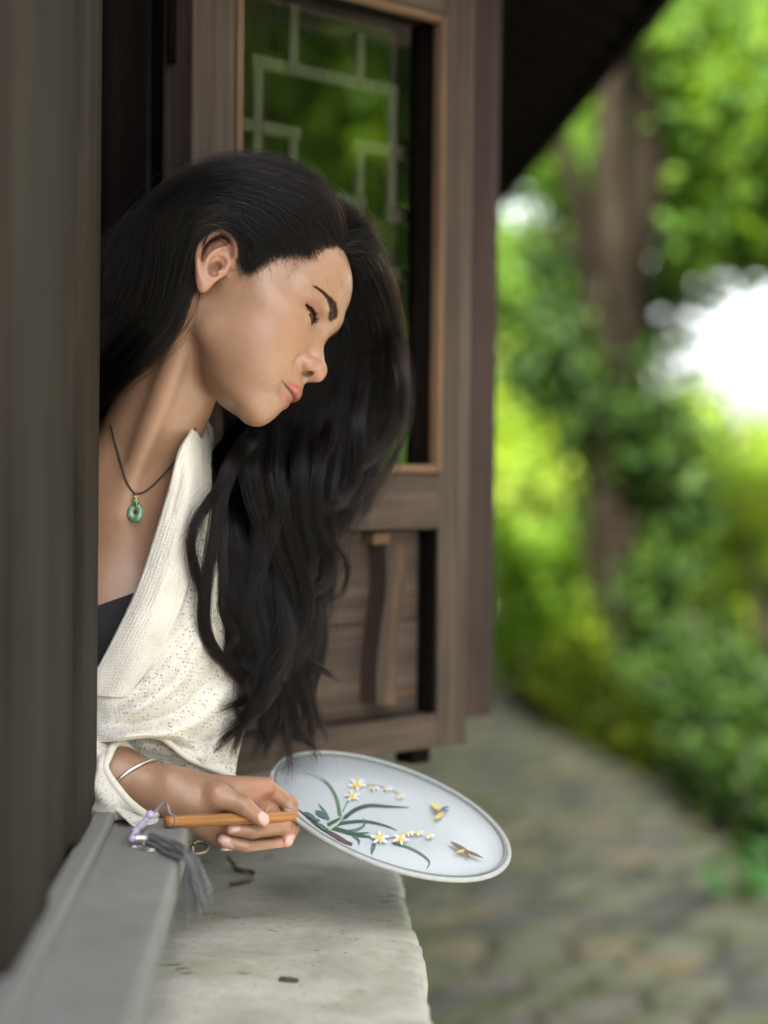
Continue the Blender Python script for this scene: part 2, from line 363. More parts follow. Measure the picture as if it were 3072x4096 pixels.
# lattice of pale slats behind the glass
M_LAT = wood_mat('pale_lattice_timber', 2, (0.30, 0.30, 0.23), (0.44, 0.43, 0.33), (0.55, 0.54, 0.42), 0.7)
ly = 0.066
def P16(x, y): return pick(x * 768 / 1659, y * 768 / 1659, CH, ex, en, ly)
bars = [((630, 10), (630, 148)), ((775, 70), (775, 178)), ((548, 138), (850, 190)), ((555, 130), (555, 352)), ((845, 184), (845, 470)),
        ((505, 266), (640, 288)), ((630, 282), (630, 420)), ((768, 312), (905, 338)), ((775, 308), (775, 500)), ((838, 462), (905, 474)), ((700, 428), (782, 440)),
        ((840, 590), (905, 600)), ((845, 596), (845, 860)), ((775, 620), (775, 760)), ((768, 752), (905, 742)), ((548, 872), (850, 858)), ((630, 870), (630, 985)), ((555, 700), (555, 880)), ((775, 862), (775, 985)), ((640, 600), (782, 612))]
bs_ = 0.0072
for (p, q) in bars:
    (xa, za), (xb, zb) = P16(*p), P16(*q)
    if p[0] == q[0]: xa = xb = (xa + xb) / 2; hw, hh = bs_, abs(zb - za) / 2
    else: za = zb = (za + zb) / 2; hw, hh = abs(xb - xa) / 2 + bs_ * 0.6, bs_
    off = 0.0006 * (bars.index((p, q)) % 5)
    bevel_box('lattice_bar', (2 * hw, 0.010, 2 * hh), ((xa + xb) / 2, ly + off, (za + zb) / 2), M_LAT, casement, 0.0012, 1)
# lower panel: recessed boards and a wavy carved upright
pd = 0.030
nb_ = 2
for k in range(nb_):
    z0 = zb1 + (zm0 - zb1) * k / nb_; z1 = zb1 + (zm0 - zb1) * (k + 1) / nb_
    cpart('panel_board', XL1 + 0.0005, XR0 - 0.0005, pd + 0.001 * (k % 2), TH - 0.004, z0 + 0.0006, z1 - 0.0006, M_SASHH, 0.0012)
cpart('rebate_shade', XR0 - 0.006, XR0 - 0.0004, 0.004, pd, zb1, zm0, M_DARK, 0.001)  # dark strips here paint in the shade of the panel recess
cpart('rebate_shade', XL1 + 0.0005, XR0 - 0.007, 0.006, pd, zm0 - 0.003, zm0 - 0.0003, M_DARK, 0.001)
def c6(x, y, dep=0.004):
    return pick((1100 + x * .6553) / 4, (1700 + y * .6553) / 4, CH, ex, en, dep)
prof = [(672, 745, 112), (676, 850, 112), (678, 960, 112), (668, 1080, 112), (652, 1200, 114), (636, 1330, 118), (624, 1460, 122), (620, 1590, 124), (620, 1705, 126)]
left = [c6(x, y) for x, y, w in prof]; right = [c6(x + w, y) for x, y, w in prof]
left = catmull(np.array(left), 24); right = catmull(np.array(right), 24)
def ribbon_prism(name, L_, R_, y0, y1, m, parent):
    n = len(L_); V = []
    for (a, b_) in zip(L_, R_):
        V += [(a[0], y0 + 0.002, a[1]), (a[0] + 0.002, y0, a[1]), (b_[0] - 0.002, y0, b_[1]), (b_[0], y0 + 0.002, b_[1]), (b_[0], y1, b_[1]), (a[0], y1, a[1])]
    Fc = []
    for i in range(n - 1):
        for k in range(6):
            l = (k + 1) % 6; Fc.append((i * 6 + k, i * 6 + l, (i + 1) * 6 + l, (i + 1) * 6 + k))
    Fc.append(tuple(range(6))); Fc.append(tuple((n - 1) * 6 + k for k in reversed(range(6))))
    o = mesh_pydata(name, V, Fc, m, parent)
    bm = bmesh.new(); bm.from_mesh(o.data); bmesh.ops.recalc_face_normals(bm, faces=bm.faces); bm.to_mesh(o.data); bm.free(); return o
ribbon_prism('carved_upright', left, right, 0.002, pd, M_SASH, casement)
(xa, za), (xb, zb) = c6(600, 735, 0.012), c6(702, 640, 0.012)
cpart('block', min(xa, xb), max(xa, xb), 0.011, pd, za + 0.0005, zm0 - 0.004, M_BEAD, 0.002)
# peg under the leaf
xg = lx(1659 * 0 + 432); cpart('peg', xg - 0.016, xg + 0.014, 0.010, 0.040, ZB - 0.018, ZB + 0.0005, M_DARK, 0.002)
for z in (0.95, 1.62):
    tube('hinge', [(-0.004, 0.030, z), (-0.004, 0.030, z + 0.07)], 0.005, M_DARK, casement, 10)

# second leaf, its edge showing past the first
C2 = np.array([-0.085, 2.33, 0.0]); E2 = px(497, 470, 2.56); E2[2] = 0
d2 = E2 - C2; W2 = np.linalg.norm(d2); 
cas2 = empty('window_casement', C2, math.atan2(d2[1], d2[0]))
tag(cas2, 'purple brown casement leaf standing open behind the glazed casement', 'casement window')
Z2B = 0.868; Z2T = 1.86
def c2part(name, x0, x1, y0, y1, z0, z1, m, bev=0.004):
    return bevel_box(name, (x1 - x0, y1 - y0, z1 - z0), ((x0 + x1) / 2, (y0 + y1) / 2, (z0 + z1) / 2), m, cas2, bev, 2)
c2part('stile', W2 - 0.075, W2, 0, 0.045, Z2B, Z2T, M_PURP, 0.006)
c2part('stile', 0.0, 0.07, 0, 0.045, Z2B, Z2T, M_PURP)
for z0, z1 in ((Z2B + 0.001, 0.92), (1.13, 1.20), (1.76, Z2T - 0.001)): c2part('rail', 0.07, W2 - 0.075, 0.001, 0.044, z0, z1, M_PURP)
c2part('panel_board', 0.0705, W2 - 0.0755, 0.02, 0.03, 0.9205, 1.1295, M_PURP, 0.001)
mesh_pydata('glass_pane', [(0.071, 0.03, 1.2005), (W2 - 0.076, 0.03, 1.2005), (W2 - 0.076, 0.03, 1.7595), (0.071, 0.03, 1.7595)], [(0, 1, 2, 3)], M_GLASS, cas2)
for z in (0.95, 1.62):
    tube('hinge', [(-0.004, 0.018, z), (-0.004, 0.018, z + 0.07)], 0.006, M_DARK, cas2, 10)
print('house', round(time.time() - T0, 1))
# ================================================================== garden
def leaf_material(name, cols, trans=0.45, rough=0.6):
    m = bpy.data.materials.new(name); m.use_nodes = True; t = m.node_tree; b = t.nodes['Principled BSDF']; o = t.nodes['Material Output']
    ge = N(t, 'ShaderNodeNewGeometry'); c = ramp(t, [(i / (len(cols) - 1), q) for i, q in enumerate(cols)], ge.outputs['Random Per Island']).outputs[0]
    t.links.new(c, b.inputs['Base Color']); b.inputs['Roughness'].default_value = rough; b.inputs['Specular IOR Level'].default_value = 0.15
    tl = N(t, 'ShaderNodeBsdfTranslucent'); t.links.new(mixc(t, 1.0, c, (1.5, 1.45, 0.5), 'MULTIPLY'), tl.inputs['Color'])
    mx = N(t, 'ShaderNodeMixShader'); mx.inputs[0].default_value = trans
    t.links.new(b.outputs[0], mx.inputs[1]); t.links.new(tl.outputs[0], mx.inputs[2]); t.links.new(mx.outputs[0], o.inputs[0])
    return m
ML_DARK = leaf_material('dark_evergreen_leaf', [(0.008, 0.021, 0.003), (0.018, 0.042, 0.005), (0.040, 0.075, 0.009)], 0.25)
ML_MID = leaf_material('mid_green_leaf', [(0.035, 0.085, 0.010), (0.070, 0.140, 0.015), (0.12, 0.20, 0.022)], 0.45)
ML_LIME = leaf_material('lime_leaf', [(0.13, 0.23, 0.022), (0.21, 0.31, 0.03), (0.32, 0.39, 0.055)], 0.5)
ML_FRESH = leaf_material('fresh_green_leaf', [(0.07, 0.16, 0.012), (0.12, 0.23, 0.018), (0.19, 0.29, 0.025)], 0.5)
ML_OLIVE = leaf_material('olive_leaf', [(0.06, 0.12, 0.010), (0.13, 0.20, 0.014), (0.22, 0.26, 0.02)], 0.5)
M_BARK = wood_mat('grey_brown_bark', 2, (0.008, 0.0065, 0.004), (0.019, 0.015, 0.0095), (0.036, 0.028, 0.019), 0.95, spec=0.05, scale=0.35)
M_BARKD = wood_mat('dark_mossy_bark', 2, (0.020, 0.018, 0.012), (0.038, 0.034, 0.022), (0.060, 0.056, 0.034), 0.9, scale=0.35)
def leaves(rg, blobs, n, size, droop=0.3):
    """quad leaves scattered in the shells of ellipsoid blobs (cx,cy,cz,rx,ry,rz)"""
    Bl = np.array(blobs, float); vol = (Bl[:, 3] * Bl[:, 4] * Bl[:, 5]) ** 0.8; k = rg.choice(len(Bl), n, p=vol / vol.sum())
    d = rg.normal(0, 1, (n, 3)); d /= np.linalg.norm(d, axis=1)[:, None]
    r = rg.random(n) ** 0.45; c = Bl[k, :3] + d * Bl[k, 3:] * r[:, None]
    # twig clusters
    m = max(n // 14, 1); cl = c[rg.integers(0, n, m)]; pick_ = rg.integers(0, m, n); g = rg.random(n) < 0.7
    c[g] = cl[pick_[g]] + rg.normal(0, size * 1.5, (g.sum(), 3))
    nrm = d + rg.normal(0, 0.7, (n, 3)) + (0, 0, 0.5); nrm /= np.linalg.norm(nrm, axis=1)[:, None]
    ax = rg.normal(0, 1, (n, 3)); ax[:, 2] -= droop; ax -= (ax * nrm).sum(1)[:, None] * nrm; ax /= np.linalg.norm(ax, axis=1)[:, None]
    sd = np.cross(nrm, ax); s = (size * rg.uniform(0.6, 1.35, n))[:, None]
    V = np.stack([c - ax * s, c + sd * s * 0.42 - nrm * s * 0.12, c + ax * s, c - sd * s * 0.42 - nrm * s * 0.12], 1).reshape(-1, 3)
    return V, np.arange(n * 4).reshape(n, 4)
def plant(name, label, cat, base, blobs, n, size, mat, seed, stems=None, barkm=None, group=None, droop=0.3):
    rg = np.random.default_rng(seed); root = tag(empty(name, (0, 0, 0)), label, cat, group)
    V, Fq = leaves(rg, blobs, n, size, droop)
    mesh_np('crown', V, Fq, mat, root, False)
    if stems is None:
        stems = []
        for bl in blobs[:5]:
            b0 = np.array(base); e = np.array(bl[:3]); mid = (b0 + e) / 2 + rg.normal(0, 0.06, 3)
            stems.append((np.array([b0, mid, e]), 0.03, 0.01))
    for i, (pts, r0, r1) in enumerate(stems):
        C_ = catmull(np.array(pts), 26); rad = np.linspace(r0, r1, 26) * (1 + 0.12 * nz2(np.linspace(0, 3, 26), np.zeros(26), 5, seed + i))
        tube('trunk' if i == 0 else 'limb', C_, rad, barkm or M_BARK, root, 10)
    return root
def blob(u, v, Y, ru, rv, ry):
    c = px(u, v, Y); s = Y / F; return (*c, ru * s, ry, rv * s)
def stem(pts, r0, r1): return (np.array([px(*p) for p in pts]), r0, r1)
def gz(u, v): # ground hit of a pixel
    d = CR.T @ np.array([(u - 384) / F, -(v - 512) / F, 1.0]); return CAM + d * (-1.2 / d[2])
# ground sheet
M_SOIL = stone_material('mossy_soil', ((0.045, 0.036, 0.026), (0.075, 0.062, 0.042), (0.10, 0.085, 0.06)), ((0.05, 0.085, 0.02), 0.45), 2.0, False)
tag(mesh_pydata('ground', [(-60, -40, -0.06), (120, -40, -0.06), (120, 160, -0.06), (-60, 160, -0.06)], [(0, 1, 2, 3)], M_SOIL), kind='structure')
# paving of irregular stones
M_PAVE = []
for i, cc in enumerate([((0.085, 0.085, 0.05), (0.14, 0.14, 0.085), (0.20, 0.195, 0.125)), ((0.05, 0.052, 0.043), (0.085, 0.088, 0.072), (0.13, 0.132, 0.11)),
                        ((0.13, 0.105, 0.06), (0.20, 0.16, 0.09), (0.27, 0.22, 0.13)), ((0.09, 0.08, 0.065), (0.14, 0.125, 0.10), (0.19, 0.17, 0.14))]):
    M_PAVE.append(stone_material('paving_stone_%d' % i, cc, ((0.085, 0.10, 0.015), 0.48), 5.0, False))
path = tag(mesh_pydata('path', [(0.02, 2.4, -0.012), (1.75, 2.4, -0.012), (1.62, 5.6, -0.012), (1.22, 9.6, -0.012), (0.9, 13, -0.012), (-0.1, 13, -0.012)], [(0, 1, 2, 3, 4, 5)], M_SOIL), kind='structure')
M_BOUNCE = stone_material('pale_bounce_stone', ((0.24, 0.22, 0.18), (0.34, 0.315, 0.26), (0.42, 0.39, 0.33)), None, 3.0, False)  # pale stone tone for the added light-bouncing sheet
tag(mesh_pydata('bounce_sheet', [(0.13, -9, -0.008), (7, -9, -0.008), (7, 2.39, -0.008), (0.13, 2.39, -0.008)], [(0, 1, 2, 3)], M_BOUNCE), kind='structure')  # unseen pale sheet, added to bounce light up onto chest and neck
rgp = np.random.default_rng(21)
def edge_x(y): return np.interp(y, [2.4, 5.6, 9.6, 13.0], [1.72, 1.55, 1.15, 0.85])
cell = 0.18
def corner(i, j):
    r = np.random.default_rng(1000 + i * 131 + j * 7); return np.array([0.05 + (i + 0.5 * (j % 2)) * cell + r.uniform(-.05, .05), 2.5 + j * cell * 0.92 + r.uniform(-.05, .05)])
stones = []
for j in range(62):
    for i in range(-1, 11):
        q = np.array([corner(i, j), corner(i + 1, j), corner(i + 1 - (0 if j % 2 == 0 else -1) + 0, j + 1) if j % 2 else corner(i + 1, j + 1), corner(i + 1, j + 1) if j % 2 else corner(i, j + 1)])
        c = q.mean(0)
        if c[0] < 0.10 or c[0] > edge_x(c[1]) - 0.06: continue
        stones.append((q, c))
def stone_mesh(q, c, h):
    sh = c + (q - c) * 0.90; sub = []
    for k in range(4):
        a, b_ = sh[k], sh[(k + 1) % 4]; sub += [a * 0.86 + c * 0.02 + b_ * 0.12, a * 0.5 + b_ * 0.5 + (c - (a + b_) / 2) * rgp.uniform(-0.06, 0.06)]
    sub = np.array(sub); inn = c + (sub - c) * 0.86
    V = [(*p, -0.03) for p in sub] + [(*p, h - 0.008) for p in sub] + [(*p, h + rgp.uniform(-.002, .002)) for p in inn]
    n = 8; Fc = [(k, (k + 1) % n, n + (k + 1) % n, n + k) for k in range(n)] + [(n + k, n + (k + 1) % n, 2 * n + (k + 1) % n, 2 * n + k) for k in range(n)] + [tuple(2 * n + k for k in range(n))]
    return V, Fc
def seen(c):
    q = CR @ (np.array([c[0], c[1], 0.0]) - CAM); u = 384 + F * q[0] / q[2]; v = 512 - F * q[1] / q[2]; return -20 < u < 790 and v < 1050
vis = sorted([s for s in stones if seen(s[1])], key=lambda s: s[1][1]); rest = [s for s in stones if not seen(s[1])] + vis[295:]
pm = rgp.choice(4, len(stones), p=[0.50, 0.22, 0.11, 0.17])
for k, (q, c) in enumerate(vis[:295]):
    V, Fc = stone_mesh(q, c, rgp.uniform(0.0, 0.016)); mesh_pydata('paving_stone', V, Fc, M_PAVE[pm[k]], path)
V, Fc = [], []
for q, c in rest:
    v, f = stone_mesh(q, c, rgp.uniform(0, 0.016)); o = len(V); V += v; Fc += [tuple(i + o for i in x) for x in f]
tag(mesh_pydata('paving_stones_far', V, Fc, M_PAVE[0], path), kind='stuff')

# tree with several stems
plant('garden_tree', 'tall tree with twin brown stems and overhanging green crown beyond the path', 'tree', px(650, 745, 8.7),
      [blob(700, 40, 8.6, 80, 70, .7), blob(760, 120, 8.2, 70, 80, .7), blob(700, 170, 9.2, 55, 55, .6), blob(745, 225, 8.6, 60, 45, .6), blob(690, 255, 9.3, 42, 40, .5), blob(560, 160, 9.5, 60, 36, .6),
       blob(820, 60, 8.4, 80, 110, .8), blob(655, 100, 9.6, 40, 70, .5), blob(600, 60, 9.8, 70, 60, .6), blob(585, 210, 9.9, 40, 40, .4), blob(800, 240, 8.6, 60, 50, .6)], 9000, 0.062, ML_MID, 1,
      [stem([(652, 745, 8.7), (644, 650, 8.7), (622, 560, 8.7), (610, 470, 8.7), (620, 370, 8.7), (626, 270, 8.7), (644, 190, 8.7), (642, 90, 8.7), (630, -40, 8.7)], 0.135, 0.085),
       stem([(612, 470, 8.75), (626, 350, 8.55), (618, 270, 8.5), (608, 180, 8.5), (612, 90, 8.5), (620, -40, 8.5)], 0.085, 0.06),
       stem([(606, 440, 8.8), (598, 340, 8.8), (588, 250, 8.8), (570, 170, 8.8), (540, 90, 8.8)], 0.065, 0.03),
       stem([(642, 150, 8.7), (670, 110, 8.6), (710, 90, 8.5), (760, 60, 8.4)], 0.04, 0.015), stem([(626, 280, 8.6), (560, 240, 9.0), (520, 225, 9.5)], 0.025, 0.01)])
plant('ivy', 'dark green climbing leaves wrapped round the tree stems', 'climber', px(650, 745, 8.5),
      [blob(560, 320, 9.2, 60, 30, .4), blob(600, 360, 8.9, 60, 40, .4), blob(540, 365, 9.4, 50, 30, .4), blob(630, 400, 8.7, 60, 40, .4), blob(660, 440, 8.6, 55, 45, .4), blob(672, 500, 8.6, 30, 40, .4), blob(640, 480, 8.8, 40, 50, .4), blob(610, 440, 9.0, 50, 40, .4),
       blob(672, 570, 8.5, 26, 50, .4), blob(676, 650, 8.4, 30, 50, .4), blob(590, 400, 9.4, 45, 36, .4), blob(620, 300, 9.3, 40, 34, .4), blob(650, 330, 9.2, 30, 30, .4), blob(660, 290, 9.4, 26, 24, .3), blob(560, 270, 9.6, 40, 26, .4), blob(650, 700, 8.3, 24, 50, .3), blob(640, 600, 8.5, 26, 50, .3)], 4600, 0.055, ML_DARK, 2)
plant('bush', 'sunlit lime green bush at the end of the path', 'bush', gz(520, 708),
      [blob(520, 430, 13, 40, 50, .6), blob(560, 450, 13, 45, 50, .6), blob(505, 490, 12.6, 35, 50, .6), blob(570, 500, 13.4, 40, 40, .6), blob(530, 390, 13.4, 30, 24, .5), blob(548, 530, 12.8, 50, 40, .6)], 5200, 0.07, ML_LIME, 3)
plant('bush', 'mid green bush beside the far end of the path', 'bush', gz(540, 720),
      [blob(520, 570, 11, 40, 50, .5), blob(560, 600, 10.6, 45, 55, .5), blob(515, 640, 10.6, 30, 45, .5), blob(545, 660, 10.2, 40, 40, .5), blob(590, 560, 11, 40, 60, .5)], 4200, 0.055, ML_FRESH, 4)
plant('bush', 'olive yellow bush growing at the path edge before the tree', 'bush', gz(620, 760),
      [blob(580, 690, 9.0, 35, 36, .4), blob(620, 690, 8.8, 40, 40, .4), blob(600, 650, 9.2, 36, 40, .4), blob(660, 700, 8.2, 36, 36, .4), blob(600, 725, 8.6, 36, 24, .3), blob(640, 745, 8.0, 36, 22, .3)], 3600, 0.05, ML_OLIVE, 5)
plant('bush', 'bright green bush right of the ivy covered stems', 'bush', gz(760, 760),
      [blob(740, 500, 11, 45, 50, .6), blob(770, 560, 10.6, 45, 60, .6), blob(735, 600, 10.8, 40, 40, .6), blob(790, 470, 11.4, 40, 50, .6), blob(780, 640, 10, 40, 50, .6)], 4200, 0.06, ML_LIME, 6)
plant('bush', 'dark shrub overhanging the right side of the path', 'bush', gz(745, 845),
      [blob(735, 690, 7.2, 45, 40, .4), blob(770, 740, 6.8, 40, 50, .4), blob(715, 740, 7.4, 36, 40, .4), blob(700, 780, 7.0, 30, 30, .3), blob(760, 800, 6.4, 45, 40, .4), blob(690, 690, 7.8, 40, 40, .4), blob(780, 850, 5.9, 40, 36, .3), blob(735, 800, 6.6, 36, 26, .3)], 5000, 0.045, ML_DARK, 7)
# distant trees behind
rgt = np.random.default_rng(8)
for k, (u, v, Y, ru, rv, mat, lab) in enumerate([(540, 330, 20, 90, 130, ML_MID, 'distant green tree behind the lime bush'), (640, 520, 19, 90, 140, ML_LIME, 'distant pale green tree showing behind the stems'),
        (690, 120, 22, 130, 120, ML_OLIVE, 'distant yellow green tree above the sky gap'), (760, 590, 18, 70, 110, ML_LIME, 'distant lime tree below the sky gap'), (600, 110, 24, 130, 140, ML_DARK, 'distant dark tree under the eave line'), (330, 380, 22, 150, 130, ML_MID, 'distant green tree beyond the far end of the house'), (440, 430, 26, 130, 120, ML_FRESH, 'distant fresh green tree beyond the house end')]):
    bl = [blob(u + rgt.uniform(-.6, .6) * ru, v + rgt.uniform(-.65, .65) * rv, Y + rgt.uniform(-1, 1), ru * .45, rv * .4, 1.2) for _ in range(9)]
    b0 = px(u - 130, 470, Y) if v < 200 else px(u, 470, Y); b0[2] = -0.06
    plant('garden_tree', lab, 'tree', b0, bl, 6000, 0.12, mat, 60 + k, [(np.array([b0, b0 + (0.1, 0, 1.5), px(u, v, Y)]), 0.16, 0.08)])
# trees out of frame on the garden side: they show in the window glass
for k, (x, y, h, mat, lab) in enumerate([(6.0, -0.6, 4.4, ML_MID, 'dark tree standing out in the garden opposite the window'), (6.5, 2.2, 5.0, ML_FRESH, 'green tree standing opposite the open casement'), (6.0, 5.2, 4.4, ML_OLIVE, 'olive tree on the garden side of the path')]):
    bl = [(x + rgt.uniform(-.7, .7), y + rgt.uniform(-1.6, 1.6), h * rgt.uniform(.08, 1.0), .85, .85, .7) for _ in range(26)]
    plant('garden_tree', lab, 'tree', (x, y, -0.06), bl, 11000, 0.12, mat, 80 + k, [(np.array([(x, y, -0.06), (x + .1, y, h * .4), (x, y + .1, h * .9)]), 0.11, 0.04)])
for k, (y, lab) in enumerate([(-3.0, 'tall dark tree far out in the garden behind the viewer'), (1.0, 'tall dark tree standing farthest out opposite the window'), (5.0, 'tall dark tree far out beyond the olive tree')]):
    x = 9.5; bl = [(x + rgt.uniform(-.8, .8), y + rgt.uniform(-2.2, 2.2), 6.0 * rgt.uniform(.04, 1.0), 1.2, 1.2, 1.0) for _ in range(30)]
    plant('garden_tree', lab, 'tree', (x, y, -0.06), bl, 9000, 0.17, ML_MID, 90 + k, [(np.array([(x, y, -0.06), (x + .1, y, 2.4), (x, y + .1, 5.2)]), 0.16, 0.05)])
# broad-leaved plant at the path edge, each leaf a piece
lp = tag(empty('leafy_plant', gz(748, 905)), 'low plant with broad fresh green leaves at the path edge', 'plant')
def broad_leaf():
    n = 7; V = []; Fc = []
    for i in range(n):
        t = i / (n - 1); w = 0.5 * math.sin(math.pi * t ** 0.8) * 0.62; z = 0.10 * math.sin(math.pi * t) - 0.22 * t * t
        V += [(t, -w, z + 0.10 * w), (t, 0, z), (t, w, z + 0.10 * w)]
        if i: a = 3 * (i - 1); Fc += [(a, a + 1, a + 4, a + 3), (a + 1, a + 2, a + 5, a + 4)]
    me = bpy.data.meshes.new('leaf'); me.from_pydata(V, [], Fc); me.materials.append(leaf_material('broad_leaf', [(0.06, 0.19, 0.05), (0.10, 0.27, 0.07)], 0.4)); me.update(); return me
bl_me = broad_leaf(); gp = gz(748, 905)
for k, (u, v) in enumerate([(712, 845), (735, 838), (757, 850), (728, 868), (750, 878), (768, 866), (722, 895), (745, 905), (764, 898), (780, 884), (706, 872), (738, 858)]):
    Yk = gp[1] + rgt.uniform(-.12, .2); c = px(u, v, Yk) - gp
    tube('stem', catmull(np.array([(0, 0, -0.05), (c[0] * .4, c[1] * .4, c[2] * .7), tuple(c)]), 6), 0.003, ML_OLIVE, lp, 5)
    o = bpy.data.objects.new('leaf', bl_me); COL.objects.link(o); o.parent = lp; o.location = c; o.scale = [0.12 * rgt.uniform(.8, 1.25)] * 3
    o.rotation_euler = (rgt.uniform(-.4, .4), rgt.uniform(-.5, .6), rgt.uniform(0, 6.28))
print('garden', round(time.time() - T0, 1))
# ================================================================== person: implicit surface toolbox
def sd_ell(p, c, r):
    q = p - np.asarray(c, np.float32); r = np.asarray(r, np.float32)
    k0 = np.sqrt(((q / r) ** 2).sum(-1)); k1 = np.sqrt(((q / (r * r)) ** 2).sum(-1)) + 1e-9
    return k0 * (k0 - 1.0) / k1
def sd_sph(p, c, r):
    q = p - np.asarray(c, np.float32); return np.sqrt((q * q).sum(-1)) - r
def sd_cone(p, a, b, r0, r1):
    a = np.asarray(a, np.float32); b = np.asarray(b, np.float32); ab = b - a
    q = p - a; t = np.clip((q @ ab) / (ab @ ab), 0, 1)
    q = q - t[:, None] * ab
    return np.sqrt((q * q).sum(-1)) - (r0 + (r1 - r0) * t)
def sd_path(p, pts, k=0.0):
    """chain of round cones; pts rows are x, y, z, r"""
    d = None
    for i in range(len(pts) - 1):
        e = sd_cone(p, pts[i][:3], pts[i + 1][:3], pts[i][3], pts[i + 1][3])
        d = e if d is None else smin(d, e, k)
    return d
def smin(a, b, k):
    if k <= 0: return np.minimum(a, b)
    h = np.maximum(k - np.abs(a - b), 0) / k
    return np.minimum(a, b) - h * h * k * 0.25
def smax(a, b, k): return -smin(-a, -b, k)
def sstep(e0, e1, x):
    t = np.clip((x - e0) / (e1 - e0), 0, 1); return t * t * (3 - 2 * t)
def mesh_sdf(fn, lo, hi, h, bs=10):
    """sparse naive surface nets of fn over a box (same unit as fn)"""
    lo = np.asarray(lo, float); nb = np.ceil((np.asarray(hi, float) - lo) / (h * bs)).astype(int)
    n = nb * bs + 1
    bi = np.stack(np.meshgrid(*[np.arange(k) for k in nb], indexing='ij'), -1).reshape(-1, 3)
    ctr = lo + (bi + 0.5) * bs * h
    dc = fn(ctr.astype(np.float32))
    act = np.abs(dc) < bs * h * 0.87 * 1.35 + 1.0
    G = np.empty(n, np.float32)
    sg = np.where(dc > 0, 1, -1).reshape(nb)
    G[:] = 50.0
    G[:-1, :-1, :-1] = np.repeat(np.repeat(np.repeat(sg, bs, 0), bs, 1), bs, 2) * 50.0
    ab = bi[act]
    off = np.stack(np.meshgrid(*[np.arange(bs + 1)] * 3, indexing='ij'), -1).reshape(-1, 3)
    for s in range(0, len(ab), 300):
        idx = (ab[s:s + 300, None] * bs + off[None]).reshape(-1, 3)
        G[idx[:, 0], idx[:, 1], idx[:, 2]] = fn((lo + idx * h).astype(np.float32))
    S = G < 0
    cs = np.zeros(np.array(n) - 1, np.uint8)
    corners = [(i, j, k) for i in (0, 1) for j in (0, 1) for k in (0, 1)]
    m = np.array(n) - 1
    for i, j, k in corners: cs += S[i:i + m[0], j:j + m[1], k:k + m[2]]
    cell = np.argwhere((cs > 0) & (cs < 8))
    vid = np.full(m, -1, np.int32); vid[cell[:, 0], cell[:, 1], cell[:, 2]] = np.arange(len(cell))
    val = {c: G[cell[:, 0] + c[0], cell[:, 1] + c[1], cell[:, 2] + c[2]] for c in corners}
    acc = np.zeros((len(cell), 3)); cnt = np.zeros(len(cell))
    for c in corners:
        for ax in range(3):
            if c[ax]: continue
            e = list(c); e[ax] = 1; e = tuple(e)
            v0, v1 = val[c], val[e]; cr = (v0 < 0) != (v1 < 0)
            t = np.where(cr, v0 / np.where(cr, v0 - v1, 1), 0)
            q = np.tile(np.array(c, float), (len(cell), 1)); q[:, ax] = t
            acc[cr] += q[cr]; cnt[cr] += 1
    V = lo + (cell + acc / cnt[:, None]) * h
    Fs = []
    for ax in range(3):
        a1, a2 = (ax + 1) % 3, (ax + 2) % 3
        sl0 = [slice(1, -1)] * 3; sl1 = [slice(1, -1)] * 3
        sl0[ax] = slice(0, -1); sl1[ax] = slice(1, None)
        s0, s1 = S[tuple(sl0)], S[tuple(sl1)]
        ed = np.argwhere(s0 != s1); inside = s0[ed[:, 0], ed[:, 1], ed[:, 2]]
        base = ed.copy(); base[:, a1] += 1; base[:, a2] += 1      # grid vertex index of edge start
        def cidx(d1, d2):
            q = base.copy(); q[:, a1] += d1; q[:, a2] += d2
            return vid[q[:, 0], q[:, 1], q[:, 2]]
        quad = np.stack([cidx(-1, -1), cidx(0, -1), cidx(0, 0), cidx(-1, 0)], -1)
        quad[~inside] = quad[~inside][:, ::-1]
        Fs.append(quad)
    Fq = np.vstack(Fs); Fq = Fq[(Fq >= 0).all(1)]
    return V, Fq
def relax(V, Fq, it=2, lam=0.5):
    e = np.vstack([Fq[:, [0, 1]], Fq[:, [1, 2]], Fq[:, [2, 3]], Fq[:, [3, 0]]])
    for _ in range(it):
        s = np.zeros_like(V); c = np.zeros(len(V))
        np.add.at(s, e[:, 0], V[e[:, 1]]); np.add.at(c, e[:, 0], 1)
        np.add.at(s, e[:, 1], V[e[:, 0]]); np.add.at(c, e[:, 1], 1)
        V = V + lam * (s / np.maximum(c, 1)[:, None] - V)
    return V

# ------------------------------------------------------------------ head frame (a forward, b left, c up; millimetres)
HB = np.array([[0.87538932, 0.08408444, 0.47604973], [-0.24686276, 0.92443114, 0.29066448], [-0.41563484, -0.37196353, 0.82999447]])
HO = np.array([-0.05927432, 1.82867454, 1.35296473]) + 0.003 * HB[:, 0]
def to_head(X): return ((np.asarray(X, float) - HO) @ HB) * 1000.0
def from_head(q): return (np.asarray(q, float) / 1000.0) @ HB.T + HO
HBf = HB.astype(np.float32)
EYE_C = np.array([70.5, 31.5, 13.5])
def lid_open(q):
    """signed 'openness' (degrees) of the eye slit on the lid sphere around EYE_C (q = |b| coordinates)"""
    d = q - EYE_C.astype(np.float32)
    az = np.degrees(np.arctan2(d[:, 1], d[:, 0]))          # + = outer
    el = np.degrees(np.arctan2(d[:, 2], np.hypot(d[:, 0], d[:, 1])))
    t = np.clip((az + 42) / 122.0, 0, 1)                   # inner 0 .. outer 1
    mid = -7 + 26 * t
    w = np.abs(np.sin(np.pi * t)) ** 0.8
    return np.minimum(np.minimum(mid + 11.5 * w - el, el - (mid - 8 * w)), np.minimum(az + 42, 80 - az))
